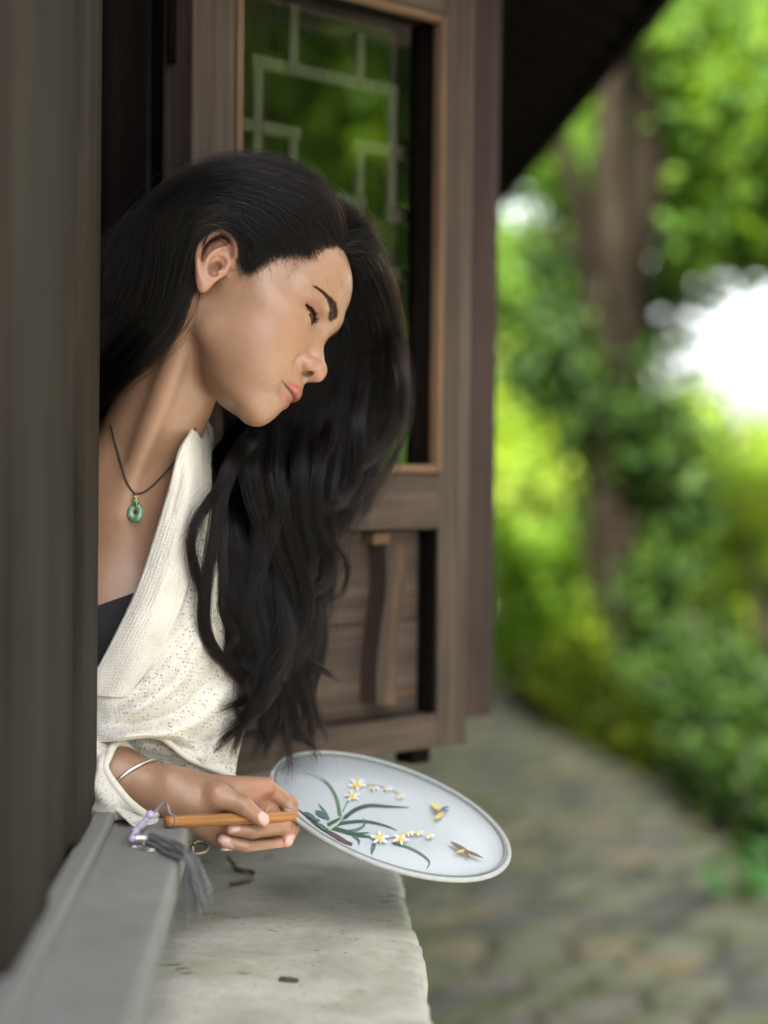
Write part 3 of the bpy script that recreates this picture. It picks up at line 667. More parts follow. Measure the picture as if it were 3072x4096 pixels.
UL = [(97.6, 0, -47.4, 6.0), (96.3, 7, -47.0, 6.0), (93.2, 14, -49.0, 4.6), (90.0, 19.5, -50.6, 3.0), (87.4, 24.5, -51.9, 1.3)]
LL = [(90.8, 0, -60.2, 6.4), (90.0, 7, -59.8, 6.1), (88.2, 14, -58.0, 4.6), (87.4, 19.5, -55.2, 3.0), (87.1, 24, -52.9, 1.2)]
SLIT = [(99.5, 0, -54.3, 0.8), (98, 7, -53.8, 0.8), (95.5, 14, -53.7, 0.7), (91.8, 20, -52.9, 0.7), (88.0, 26, -52.2, 0.6)]
HELIX = [(8, 71, 17, 2.0), (6, 76, 26, 2.6), (1, 79.5, 35.5, 3.0), (-8, 81.5, 41.5, 3.3), (-17, 83, 39.5, 3.4), (-23, 84, 31, 3.4),
         (-25, 84, 20, 3.2), (-22.5, 82.5, 8, 3.0), (-16.5, 80, -2, 2.9), (-10, 77, -10, 3.6)]
ANTI = [(-3, 78, 32, 1.7), (-9, 79.5, 25, 2.1), (-13.5, 80, 16, 2.4), (-13, 79, 6, 2.5), (-8.5, 77, -2, 2.6)]
def cres(pts, n): return catmull(np.array(pts, float), n)
UL = cres(UL, 9); LL = cres(LL, 9); SLIT = cres(SLIT, 9); HELIX = cres([(x - 4, y, z - 5, w) for x, y, z, w in HELIX], 26); ANTI = cres([(x - 4, y, z - 5, w) for x, y, z, w in ANTI], 12)
def sd_ear(q):

    q = q * np.array([1, 1, 1], np.float32) + np.array([0, 2.5, 0], np.float32)
    d = sd_path(q, HELIX)
    q0 = q; q = q + np.array([4, 0, 5], np.float32)
    base = sd_ell(q, (-9, 75, 14), (16, 3.6, 27))
    base = np.maximum(base, -sd_ell(q, (-4, 80, 9), (9, 9.5, 12)))
    d = smin(d, base, 4)
    d = smin(d, sd_path(q0, ANTI), 4)
    d = smin(d, sd_ell(q, (-5.0, 75.0, -12), (6.0, 3.8, 8.5)), 5)       # lobe
    d = smin(d, sd_cone(q, (3.5, 72, 9), (-0.5, 77, 5), 4.2, 3.2), 3)  # tragus
    d = smin(d, sd_cone(q, (-2, 71, 18), (-10, 74, 12), 2.5, 1.6), 3)   # crus
    d = smin(d, sd_ell(q, (-8, 70, 12), (12, 6, 20)), 5)                # root
    d = smax(d, -sd_ell(q, (-4.5, 76, 7), (5.0, 9.5, 7.5)), 2.5)          # concha
    return d
def head_sdf(q):
    """q: (n,3) head coordinates in mm"""
    p = q.copy(); p[:, 1] = np.abs(p[:, 1])
    d = sd_ell(p, (-2, 0, 49), (92, 72.5, 81))
    d = smin(d, sd_ell(p, (58, 0, 56), (35, 42, 36)), 20)
    d = smin(d, sd_ell(p, (34, 0, -8), (52, 59, 64)), 34)
    near = (p[:, 0] > -30) & (d < 45)
    if near.any():
        P = p[near]; e = d[near]
        e = smin(e, sd_cone(P, (8, 41, -42), (68, 9, -77), 13, 12), 26)
        e = smin(e, sd_ell(P, (46, 0, -52), (40, 37, 36)), 16)
        e = smin(e, sd_ell(P, (49, 34, -24), (29, 21, 34)), 22)           # cheek
        e = smin(e, sd_ell(P, (48, 44, 5), (24, 16, 14)), 18)             # cheekbone
        e = smin(e, sd_ell(P, (68, 0, -47), (28, 31, 25)), 14)            # muzzle
        e = smin(e, sd_sph(P, (74.5, 0, -79), 14.4), 14)                  # chin
        e = smin(e, sd_ell(P, (77, 0, -68), (13.5, 15, 10)), 10)
        e = smin(e, sd_ell(P, (81, 0, -41), (19.5, 19, 12)), 10)          # upper lip skin
        e = smin(e, sd_path(P, [(86.5, 4, 37, 10), (82.5, 24, 39, 8.5), (66, 45, 36, 8)], 4), 14)   # brow ridge
        e = smax(e, -sd_ell(P, (98, 34, 14), (13, 16, 10)), 14)           # socket
        e = smax(e, -sd_ell(P, (98, 17, 12), (9, 6.5, 11)), 12)
        # eyelids
        ls = sd_sph(P, EYE_C, 13.8)
        e = smin(e, ls, 6)
        e = smin(e, sd_ell(P, EYE_C + (3.5, 0.5, 11), (13.5, 17, 8.0)), 7)  # upper lid fold
        e = smin(e, sd_ell(P, (71, 14, -18), (15, 15, 24)), 16)
        # nose
        e = smin(e, sd_path(P, [(88, 0, 34, 9), (85.0, 0, 11, 7.2), (104.0, 0, -17, 8.2)], 6), 12)
        e = smin(e, sd_sph(P, (104.4, 0, -18.6), 9.0), 5)
        e = smin(e, sd_cone(P, (108.5, 0, -23.5), (97, 0, -31), 4.6, 4.5), 4)
        e = smin(e, sd_ell(P, (94.8, 11.3, -20.6), (9.2, 6.8, 7.8)), 4.5)  # wing
        e = smax(e, -sd_ell(P, (86, 21, -25), (5, 1.0, 5)), 5)           # wing crease
        e = smax(e, -sd_ell(P, (99.8, 6.8, -27.6), (5.2, 3.2, 5.0)), 1.6) # nostril
        # mouth
        e = smax(e, -sd_cone(P, (105.5, 0, -35), (106, 0, -41), 2.6, 3.0), 4)
        e = smin(e, sd_path(P, UL), 3.0)
        e = smin(e, sd_path(P, LL), 3.5)
        e = smax(e, -sd_path(P, SLIT), 1.6)
        
        # eye slit
        lo_ = lid_open(P)
        nearl = (ls < 4) & (P[:, 0] > 70)
        cut = np.where(nearl, np.maximum(-lo_ * 0.22, 11.6 - (ls + 13.8)), 9.0)
        e = smax(e, -cut, 0.8)
        d = d.copy(); d[near] = e
    ne = (p[:, 0] > -40) & (p[:, 0] < 20) & (p[:, 1] > 55) & (p[:, 2] > -35) & (p[:, 2] < 60)
    if ne.any():
        d = d.copy(); d[ne] = smin(d[ne], sd_ear(p[ne]), 3)
    return d
def W2H(*pts): return [tuple(to_head(P)) for P in pts]
NECK0 = np.array([-25.0, 0.0, -14.0])
NECK1 = to_head(px(120, 510, 1.89))
SHL = to_head(px(222, 590, 1.965)); SHR = to_head(px(-20, 545, 1.93))
STERN = to_head(px(118, 560, 1.93))
TORS = to_head(px(95, 690, 1.99))
Zw = HB.T @ np.array([0, 0, 1.0]); Xw = HB.T @ np.array([1.0, 0, 0]); Yw = HB.T @ np.array([0, 1.0, 0])
WROT = np.stack([Xw, Yw, Zw]).astype(np.float32)      # rows: world axes in head frame
def sd_ellw(q, c, r):
    return sd_ell((q - np.asarray(c, np.float32)) @ WROT.T, (0, 0, 0), r)
def torso_sdf(q):
    d = sd_cone(q, NECK0, NECK1, 43, 52)
    # sternomastoid ridge towards the pit of the neck
    pit = to_head(px(118, 512, 1.832))
    d = smin(d, sd_cone(q, (-16, -46, -26), pit, 9.5, 7), 18)
    d = smin(d, sd_cone(q, NECK1, SHL, 52, 42), 40)
    d = smin(d, sd_cone(q, NECK1, SHR, 52, 46), 40)
    d = smin(d, sd_ellw(q, TORS, (150, 112, 215)), 60)
    d = smin(d, sd_ellw(q, to_head(px(112, 650, 1.893)), (125, 92, 125)), 45)
    d = smin(d, sd_cone(q, pit, to_head(px(215, 520, 1.885)), 7.5, 7), 12)   # clavicle
    d = smin(d, sd_cone(q, pit, to_head(px(30, 520, 1.845)), 7.5, 7), 12)
    return d
def body_sdf(q):
    q = np.asarray(q, np.float32)
    t = torso_sdf(q)
    hm = sd_ell(q, (5, 0, 15), (115, 95, 120)) < 40
    out = t
    if hm.any():
        h = head_sdf(q[hm]); out = t.copy(); out[hm] = smin(t[hm], h, 14)
    return out

# ------------------------------------------------------------------ skin material and body mesh
def skin_material():
    m, t, b = new_mat('skin')
    at = N(t, 'ShaderNodeAttribute'); at.attribute_name = 'tint'
    sp = N(t, 'ShaderNodeSeparateColor'); t.links.new(at.outputs['Color'], sp.inputs[0])
    at2 = N(t, 'ShaderNodeAttribute'); at2.attribute_name = 'tint2'
    sp2 = N(t, 'ShaderNodeSeparateColor'); t.links.new(at2.outputs['Color'], sp2.inputs[0])
    oc = mapped(t, (1, 1, 1), 'Object')
    n1 = noise(t, oc, 28, 5, 0.6); n2 = noise(t, oc, 160, 4, 0.65); n3 = noise(t, oc, 900, 3, 0.6)
    c = ramp(t, [(0.3, (0.285, 0.164, 0.100)), (0.55, (0.31, 0.179, 0.111)), (0.75, (0.335, 0.196, 0.122))], n1).outputs[0]
    c = mixc(t, 0.22, c, mixc(t, 1.0, c, ramp(t, [(0.3, (0.82, 0.74, 0.72)), (0.65, (1.1, 1.08, 1.06))], n2).outputs[0], 'MULTIPLY'))
    # small blemishes
    vo = N(t, 'ShaderNodeTexVoronoi'); vo.inputs['Scale'].default_value = 75; t.links.new(oc, vo.inputs['Vector'])
    sn = noise(t, oc, 30, 2, 0.5)
    sm = N(t, 'ShaderNodeMath', operation='MULTIPLY')
    t.links.new(ramp(t, [(0.045, (1, 1, 1)), (0.10, (0, 0, 0))], vo.outputs['Distance']).outputs[0], sm.inputs[0])
    t.links.new(ramp(t, [(0.52, (0, 0, 0)), (0.60, (0.5, 0.5, 0.5))], sn).outputs[0], sm.inputs[1])
    c = mixc(t, sm.outputs[0], c, (0.24, 0.105, 0.066))
    c = mixc(t, sp.outputs[1], c, (0.46, 0.165, 0.105))                 # blush, ears, knuckles
    c = mixc(t, sp2.outputs[0], c, (0.21, 0.075, 0.045))                # eye make-up
    ln = noise(t, mapped(t, (1, 1, 1), 'Object'), 700, 3, 0.7)
    c = mixc(t, sp.outputs[0], c, ramp(t, [(0.3, (0.29, 0.070, 0.058)), (0.7, (0.38, 0.105, 0.085))], ln).outputs[0])   # lips
    c = mixc(t, sp2.outputs[1], c, (0.60, 0.385, 0.33))                 # nails
    c = mixc(t, sp2.outputs[2], c, (0.07, 0.028, 0.022))                # lash line, nostril lining
    c = mixc(t, sp.outputs[2], c, (0.010, 0.009, 0.010))               # scalp
    t.links.new(c, b.inputs['Base Color'])
    rg = N(t, 'ShaderNodeMapRange'); rg.inputs['To Min'].default_value = 0.40; rg.inputs['To Max'].default_value = 0.27
    gl = N(t, 'ShaderNodeMath', operation='MAXIMUM'); t.links.new(sp.outputs[0], gl.inputs[0]); t.links.new(sp2.outputs[1], gl.inputs[1])
    t.links.new(gl.outputs[0], rg.inputs[0])
    rv = N(t, 'ShaderNodeMath', operation='MULTIPLY_ADD'); t.links.new(n2, rv.inputs[0]); rv.inputs[1].default_value = 0.14
    t.links.new(rg.outputs[0], rv.inputs[2]); sub = N(t, 'ShaderNodeMath', operation='SUBTRACT'); t.links.new(rv.outputs[0], sub.inputs[0]); sub.inputs[1].default_value = 0.07
    t.links.new(sub.outputs[0], b.inputs['Roughness'])
    b.inputs['Specular IOR Level'].default_value = 0.5
    b.inputs['Subsurface Weight'].default_value = 0.18; b.inputs['Subsurface Scale'].default_value = 0.005
    b.inputs['Subsurface Radius'].default_value = (1.0, 0.32, 0.16)
    h = N(t, 'ShaderNodeMath', operation='MULTIPLY_ADD'); t.links.new(n3, h.inputs[0]); h.inputs[1].default_value = 0.5; t.links.new(n2, h.inputs[2])
    bump(t, b, h.outputs[0], 0.30, 0.0006)
    return m
HAIRLINE = np.array([(74.3, 5, 101.9), (69.1, 20, 88.6), (63.7, 35, 73.5), (57.2, 45, 60.2), (47.7, 53, 52.2), (37.7, 60, 45.3), (29.9, 64, 34.1),
                     (24.8, 66, 21.3), (20.9, 67, 12.5), (10.8, 68, 22), (-0.5, 70, 34)]) - (3, 0, 0)
def head_masks(q):
    """tint (lips, blush, scalp) and tint2 (make-up, nail, dark line) for head-frame points"""
    p = np.asarray(q, np.float32).copy(); p[:, 1] = np.abs(p[:, 1]); n = len(p)
    g = lambda c, r: np.exp(-(((p - np.asarray(c)) / np.asarray(r)) ** 2).sum(1))
    lip = sstep(0.9, -0.3, np.minimum(sd_path(p, UL), sd_path(p, LL))) * (p[:, 0] > 78)
    blush = 0.20 * g((62, 36, -12), (26, 22, 22)) + 0.30 * g((110, 0, -18), (9, 12, 10)) + 0.18 * g((95, 14, -22), (10, 8, 10))
    ear = sd_ear(p); blush = np.maximum(blush, 0.38 * sstep(2, -1, ear) * (p[:, 1] > 68))
    blush = np.maximum(blush, 0.16 * g((78, 0, -82), (14, 16, 12)))
    # scalp: above/behind the hairline, measured in the side view
    hl = HAIRLINE[:8]
    lim = np.interp(p[:, 2], hl[::-1, 2], hl[::-1, 0], left=18.0)
    lim = np.where(p[:, 2] > 101, np.interp(p[:, 2], [101, 112, 140], [71, 64, 64]), lim)
    jit = 1.2 * np.sin(p[:, 2] * 1.9 + 0.7 * p[:, 1]) + 0.8 * np.sin(p[:, 2] * 3.7 - p[:, 0])
    sc = sstep(-5.0, -20.0, p[:, 0] - lim + jit) * np.where(p[:, 0] > -22, sstep(36, 46, p[:, 2]), sstep(-24, -10, p[:, 2] + 0.5 * (-30 - p[:, 0])))
    sc *= sstep(3.0, 7.0, ear)
    d = p - EYE_C; lo = lid_open(p); rr = np.sqrt((d ** 2).sum(1))
    up = (rr < 24) & (p[:, 0] > 66)
    mk = 0.95 * g(EYE_C + (11, 3, 9.0), (11, 14, 6.0)) + 0.75 * g(EYE_C + (5, 15, 7), (8, 7, 5))
    dark = np.where(up & (rr < 17), sstep(-5, -0.5, lo), 0) * 0.9
    nost = sstep(0.6, -0.6, sd_ell(p, (99.8, 6.8, -27.6), (5.2, 3.2, 5.0)))
    slit = sstep(0.8, 0.0, sd_path(p, SLIT)) * 0.8
    dark = np.maximum(np.maximum(dark, nost), slit)
    BLm = np.array([(12.0, 29.0, 7.5), (18, 32.3, 9.0), (25, 35.3, 8.8), (33, 37.6, 7.2), (41, 39.0, 4.8), (50, 37.6, 2.0)])
    cl_ = np.interp(p[:, 1], BLm[:, 0], BLm[:, 1]); wl = np.interp(p[:, 1], BLm[:, 0], BLm[:, 2], left=3, right=0.5) * 0.5
    brow = sstep(1.15, 0.35, np.abs(p[:, 2] - cl_) / np.maximum(wl, 0.3)) * (p[:, 0] > 60) * sstep(9.5, 13.5, p[:, 1]) * sstep(51.5, 47, p[:, 1])
    dark = np.maximum(dark, 0.48 * brow)
    t1 = np.stack([lip, np.clip(blush, 0, 1), sc, np.ones(n)], 1); t2 = np.stack([np.clip(mk, 0, 1), np.zeros(n), dark, np.ones(n)], 1)
    return t1, t2
def hair_obj(name, S, r0, r1, m, parent=None, rr=None, taper=1e3):
    """S: (n,k,3) world strands -> hair curves object"""
    n, k = S.shape[:2]
    hc = bpy.data.hair_curves.new(name); hc.add_curves([k] * n)
    hc.attributes['position'].data.foreach_set('vector', S.astype(np.float32).ravel())
    ra = hc.attributes.get('radius') or hc.attributes.new('radius', 'FLOAT', 'POINT')
    t = np.linspace(0, 1, k)[None]; R = (r0 + (r1 - r0) * t ** 1.5) * np.minimum(1.0, 0.3 + t * taper) * (np.ones((n, 1)) if rr is None else rr[:, None])
    ra.data.foreach_set('value', R.astype(np.float32).ravel())
    hc.materials.append(m)
    o = bpy.data.objects.new(name, hc); COL.objects.link(o)
    if parent is not None: o.parent = parent
    return o
def hair_material(name, mel=1.0, red=0.25, rough=0.28, rr=0.35, ior=1.45):
    m = bpy.data.materials.new(name); m.use_nodes = True; t = m.node_tree; t.nodes.clear()
    h = t.nodes.new('ShaderNodeBsdfHairPrincipled'); h.model = 'CHIANG'; h.parametrization = 'MELANIN'
    h.inputs['Melanin'].default_value = mel; h.inputs['Melanin Redness'].default_value = red
    h.inputs['Roughness'].default_value = rough; h.inputs['Radial Roughness'].default_value = rr
    h.inputs['IOR'].default_value = ior; h.inputs['Random Roughness'].default_value = 0.2; h.inputs['Random Color'].default_value = 0.15
    o = t.nodes.new('ShaderNodeOutputMaterial'); t.links.new(h.outputs[0], o.inputs[0]); return m
def surf_root(B_, c_, a0=112.0):
    """march along -a to the face surface at lateral B_ and height c_"""
    a = np.full(len(B_), a0)
    for _ in range(26):
        d = head_sdf(np.stack([a, B_, c_], 1).astype(np.float32)); a -= np.clip(d, -1.5, 6) * 0.8
    return np.stack([a, B_, c_], 1)
# ------------------------------------------------------------------ build the body
VOX = 1.2
M_SKIN = skin_material()
bv, bf = mesh_sdf(body_sdf, (-215, -260, -400), (125, 215, 140), VOX)
bv = relax(bv, bf, 1, 0.4)
t1, t2 = head_masks(bv)
off_head = sd_ell(bv.astype(np.float32), (5, 0, 15), (115, 95, 135)) > 0
t1[off_head] = (0, 0, 0, 1); t2[off_head] = (0, 0, 0, 1)
BODY_V, BODY_F, BODY_T1, BODY_T2 = from_head(bv), bf, t1, t2
print('body', len(bv), round(time.time() - T0, 1))
# ------------------------------------------------------------------ left forearm and hand (world millimetres)
def PW(u, v, Y): return np.array(px(u, v, Y)) * 1000.0
def chain(*pts): return [(*PW(u, v, Y), r) for u, v, Y, r in pts]
FING = {
    'index': chain((265, 787, 1.796, 9.2), (289, 804, 1.806, 7.6), (292, 828, 1.790, 6.9), (287, 841, 1.780, 5.9)),
    'middle': chain((268, 811, 1.800, 9.4), (283, 826.5, 1.783, 7.8), (252, 831, 1.757, 7.0), (232, 829, 1.753, 6.0)),
    'ring': chain((262, 831, 1.800, 9.0), (277, 846.5, 1.781, 7.4), (246, 847, 1.759, 6.5), (223, 840, 1.757, 5.6)),
    'little': chain((250, 846, 1.796, 8.0), (265, 858, 1.782, 6.4), (243, 858, 1.765, 5.7), (225, 850, 1.763, 5.0)),
    'thumb': chain((201, 806, 1.758, 14.0), (217, 795, 1.748, 11.2), (243, 805.5, 1.743, 8.4), (262, 820, 1.746, 6.9)),
}
WRIST = PW(186, 799, 1.757)
def hand_sdf(q):
    q = np.asarray(q, np.float32)
    d = sd_cone(q, PW(20, 748, 1.84), PW(112, 774, 1.772), 36, 27.5)
    d = smin(d, sd_cone(q, PW(112, 774, 1.772), PW(172, 795, 1.760), 27.5, 21.5), 8)
    d = smin(d, sd_cone(q, PW(172, 795, 1.760), WRIST, 21.5, 20.5), 8)
    # wrist bone
    d = smin(d, sd_sph(q, PW(170, 779, 1.757), 9.0), 16)
    palm = None
    for k, (u, v, Y, r) in enumerate([(266, 787, 1.792, 9.6), (268, 810, 1.802, 10), (262, 829, 1.802, 9.6), (250, 844, 1.797, 8.8)]):
        w0 = PW([190, 190, 188, 187][k], [790, 797, 804, 810][k], 1.764)
        e = sd_cone(q, w0, PW(u, v, Y), 15.5, r); palm = e if palm is None else smin(palm, e, 13)
    d = smin(d, palm, 14)
    d = smin(d, sd_cone(q, PW(194, 816, 1.762), PW(222, 836, 1.782), 12, 10), 10)            # heel of the hand
    th = sd_path(q, FING['thumb'], 4); d = smin(d, th, 9)
    d = smin(d, sd_cone(q, FING['thumb'][1][:3], PW(248, 798, 1.784), 8, 5.5), 12)          # web
    for nm in ('index', 'middle', 'ring', 'little'):
        d = smin(d, sd_path(q, FING[nm], 2.5), 1.6)
    for nm in ('index', 'middle', 'ring', 'little', 'thumb'):     # knuckle fullness and pads
        P_ = FING[nm]
        d = smin(d, sd_sph(q, np.array(P_[1][:3]), P_[1][3] + 0.5), 3)
    return d
hv, hf = mesh_sdf(hand_sdf, PW(40, 720, 1.71)[0:1].tolist() + [1690.0, 845.0], [30.0, 1860.0, 985.0], 1.0)
hv = relax(hv, hf, 1, 0.4)
ht1 = np.zeros((len(hv), 4)); ht2 = np.zeros((len(hv), 4)); ht1[:, 3] = ht2[:, 3] = 1
toc = -CR[2]
NAILS = []
for nm in FING:
    P_ = FING[nm]; tip, dip = np.array(P_[3][:3]), np.array(P_[2][:3]); r = P_[3][3]
    ax = tip - dip; ax /= np.linalg.norm(ax)
    nv = {'index': toc * 0.55 + CR[0] * 0.85, 'thumb': toc * 0.80 + CR[1] * 0.55 + CR[0] * 0.2}.get(nm, toc * 0.85 + CR[1] * 0.45)
    nv = nv - ax * (nv @ ax); nv /= np.linalg.norm(nv); sd = np.cross(ax, nv)
    w = hv - (tip + ax * (0.10 * r)); la, ls_, ln_ = w @ ax, w @ sd, w @ nv
    m = sstep(1.12, 0.92, np.sqrt((la / (r * 1.15)) ** 2 + (ls_ / (r * 0.80)) ** 2)) * (ln_ > 0.15 * r)
    
    ht2[:, 1] = np.maximum(ht2[:, 1], m)
    ring_ = sstep(1.35, 1.12, np.sqrt((la / (r * 1.05)) ** 2 + (ls_ / (r * 0.78)) ** 2)) * (ln_ > 0.1 * r) * (1 - m)
    ht1[:, 1] = np.maximum(ht1[:, 1], 0.35 * ring_)
    near = np.exp(-((np.linalg.norm(hv - tip, axis=1) / (r * 2.4)) ** 2)); ht1[:, 1] = np.maximum(ht1[:, 1], 0.34 * near)
    near = np.exp(-((np.linalg.norm(hv - np.array(P_[1][:3]), axis=1) / (r * 1.9)) ** 2)); ht1[:, 1] = np.maximum(ht1[:, 1], 0.22 * near)
for nm in ('index', 'middle', 'ring', 'little', 'thumb'):          # skin creases over the end joints
    P_ = FING[nm]; dip, prev = np.array(P_[2][:3]), np.array(P_[1][:3]); tip = np.array(P_[3][:3]); ax = tip - prev; ax /= np.linalg.norm(ax)
    w = hv - dip; la = w @ ax; rr_ = np.linalg.norm(w, axis=1) < P_[2][3] * 1.5
    for o_ in (-1.6, 0.0, 1.7): ht2[:, 2] = np.maximum(ht2[:, 2], 0.20 * np.exp(-((la - o_ + 0.35 * np.sin(w[:, 2] * 0.9)) / 0.42) ** 2) * rr_)
pc = np.exp(-((np.linalg.norm(hv - PW(258, 795, 1.785), axis=1) / 22) ** 2)); ht1[:, 1] = np.maximum(ht1[:, 1], 0.42 * pc)
n0 = len(BODY_V)
BODY_V = np.vstack([BODY_V, hv / 1000.0]); BODY_F = np.vstack([BODY_F, hf + n0]); BODY_T1 = np.vstack([BODY_T1, ht1]); BODY_T2 = np.vstack([BODY_T2, ht2])
print('hand', len(hv), round(time.time() - T0, 1))
# ------------------------------------------------------------------ assemble person
ref = np.array([BODY_V[:, 0].mean(), BODY_V[:, 1].mean(), BODY_V[:, 2].min()])
person = mesh_np('person', BODY_V, BODY_F, M_SKIN)
tag(person, 'woman in cream knit wrap leaning out of window, gazing down, long black hair', 'person')
for nm, arr in (('tint', BODY_T1), ('tint2', BODY_T2)):
    ca = person.data.color_attributes.new(nm, 'FLOAT_COLOR', 'POINT'); ca.data.foreach_set('color', arr.astype(np.float32).ravel())
# eyes
def eye_material():
    m, t, b = new_mat('eyeball')
    tc = N(t, 'ShaderNodeTexCoord'); sx = N(t, 'ShaderNodeSeparateXYZ'); t.links.new(tc.outputs['Object'], sx.inputs[0])
    c = ramp(t, [(0.80, (0.40, 0.34, 0.31)), (0.855, (0.40, 0.34, 0.31)), (0.87, (0.012, 0.007, 0.005)), (0.93, (0.035, 0.016, 0.009)), (0.965, (0.004, 0.003, 0.003))], None)
    mr = N(t, 'ShaderNodeMath', operation='DIVIDE'); t.links.new(sx.outputs[2], mr.inputs[0]); mr.inputs[1].default_value = 0.0119
    t.links.new(mr.outputs[0], c.inputs[0]); t.links.new(c.outputs[0], b.inputs['Base Color'])
    b.inputs['Roughness'].default_value = 0.08; b.inputs['Coat Weight'].default_value = 0.6
    return m
M_EYE = eye_material()
for s in (-1, 1):
    bm = bmesh.new(); bmesh.ops.create_uvsphere(bm, u_segments=40, v_segments=32, radius=0.0119)
    me = bpy.data.meshes.new('eye'); bm.to_mesh(me); bm.free()
    o = link_mesh('eye', me, M_EYE, person, smooth=True)
    gaze = Vector(HB @ np.array([0.93, s * 0.02 - 0.08, -0.14]))
    o.location = from_head(EYE_C * (1, s, 1)); o.rotation_euler = gaze.to_track_quat('Z', 'Y').to_euler()
# eyebrows and lashes
M_BROW = hair_material('brow_hair', 0.93, 0.6, 0.4)
BL = np.array([(12.0, 29.0, 7.5), (18, 32.3, 9.0), (25, 35.3, 8.8), (33, 37.6, 7.2), (41, 39.0, 4.8), (50, 37.6, 2.0)])
for s in (-1, 1):
    n = 640; rg = np.random.default_rng(5)
    t = rg.random(n) ** 0.85; k = t * (len(BL) - 1); i = np.minimum(k.astype(int), len(BL) - 2); f = (k - i)[:, None]
    L = BL[i] * (1 - f) + BL[i + 1] * f
    w = rg.uniform(-1, 1, n); B_ = L[:, 0] + rg.normal(0, 0.4, n); c_ = L[:, 1] + w * L[:, 2] * 0.5
    root = surf_root(B_, c_)
    e = 0.8
    ga = head_sdf((root + (e, 0, 0)).astype(np.float32)) - head_sdf((root - (e, 0, 0)).astype(np.float32))
    gb = head_sdf((root + (0, e, 0)).astype(np.float32)) - head_sdf((root - (0, e, 0)).astype(np.float32))
    gc = head_sdf((root + (0, 0, e)).astype(np.float32)) - head_sdf((root - (0, 0, e)).astype(np.float32))
    nn = np.stack([ga, gb, gc], 1); nn /= np.linalg.norm(nn, axis=1)[:, None]
    up = 0.95 * (1 - t)[:, None] ** 1.5
    dr = np.stack([np.zeros(n), np.full(n, 1.0), (up[:, 0] * 1.6 - 0.25 * t - 0.55 * w * (1 - up[:, 0]))], 1) + rg.normal(0, 0.16, (n, 3))
    dr -= (dr * nn).sum(1)[:, None] * nn; dr /= np.linalg.norm(dr, axis=1)[:, None]
    ln = (rg.uniform(4.2, 7.5, n) * (1 - 0.35 * t))[:, None, None]; q = np.linspace(0, 1, 5)[None, :, None]
    S = root[:, None] - 0.3 * nn[:, None] + dr[:, None] * ln * q + nn[:, None] * (1.0 * np.sin(q * np.pi * 0.8))
    S[:, :, 1] *= s
    hair_obj('eyebrow', from_head(S.reshape(-1, 3)).reshape(S.shape), 0.00009, 0.00003, M_BROW, person)
    n = 110 if s < 0 else 30; az = np.radians(rg.uniform(-34, 76, n)); tt = (np.degrees(az) + 42) / 122
    el = np.radians(-7 + 26 * tt + 11.5 * np.abs(np.sin(np.pi * tt)) ** 0.8 + 2)
    dv = np.stack([np.cos(el) * np.cos(az), np.cos(el) * np.sin(az), np.sin(el)], 1)
    root = EYE_C + dv * 13.7
    out = np.stack([np.cos(az * 1.0), np.sin(az * 1.0), np.full(n, -0.62)], 1) + rg.normal(0, 0.10, (n, 3)); out /= np.linalg.norm(out, axis=1)[:, None]
    ln = (rg.uniform(5.0, 7.6, n) * (1.0 if s < 0 else 0.4))[:, None, None]; q = np.linspace(0, 1, 6)[None, :, None]
    S = root[:, None] + out[:, None] * ln * q + np.array([0, 0, 1.0]) * (3.6 * q ** 2)
    S[:, :, 1] *= s
    hair_obj('eyelashes', from_head(S.reshape(-1, 3)).reshape(S.shape), 0.00022, 0.00005, M_BROW, person)
print('person', round(time.time() - T0, 1))
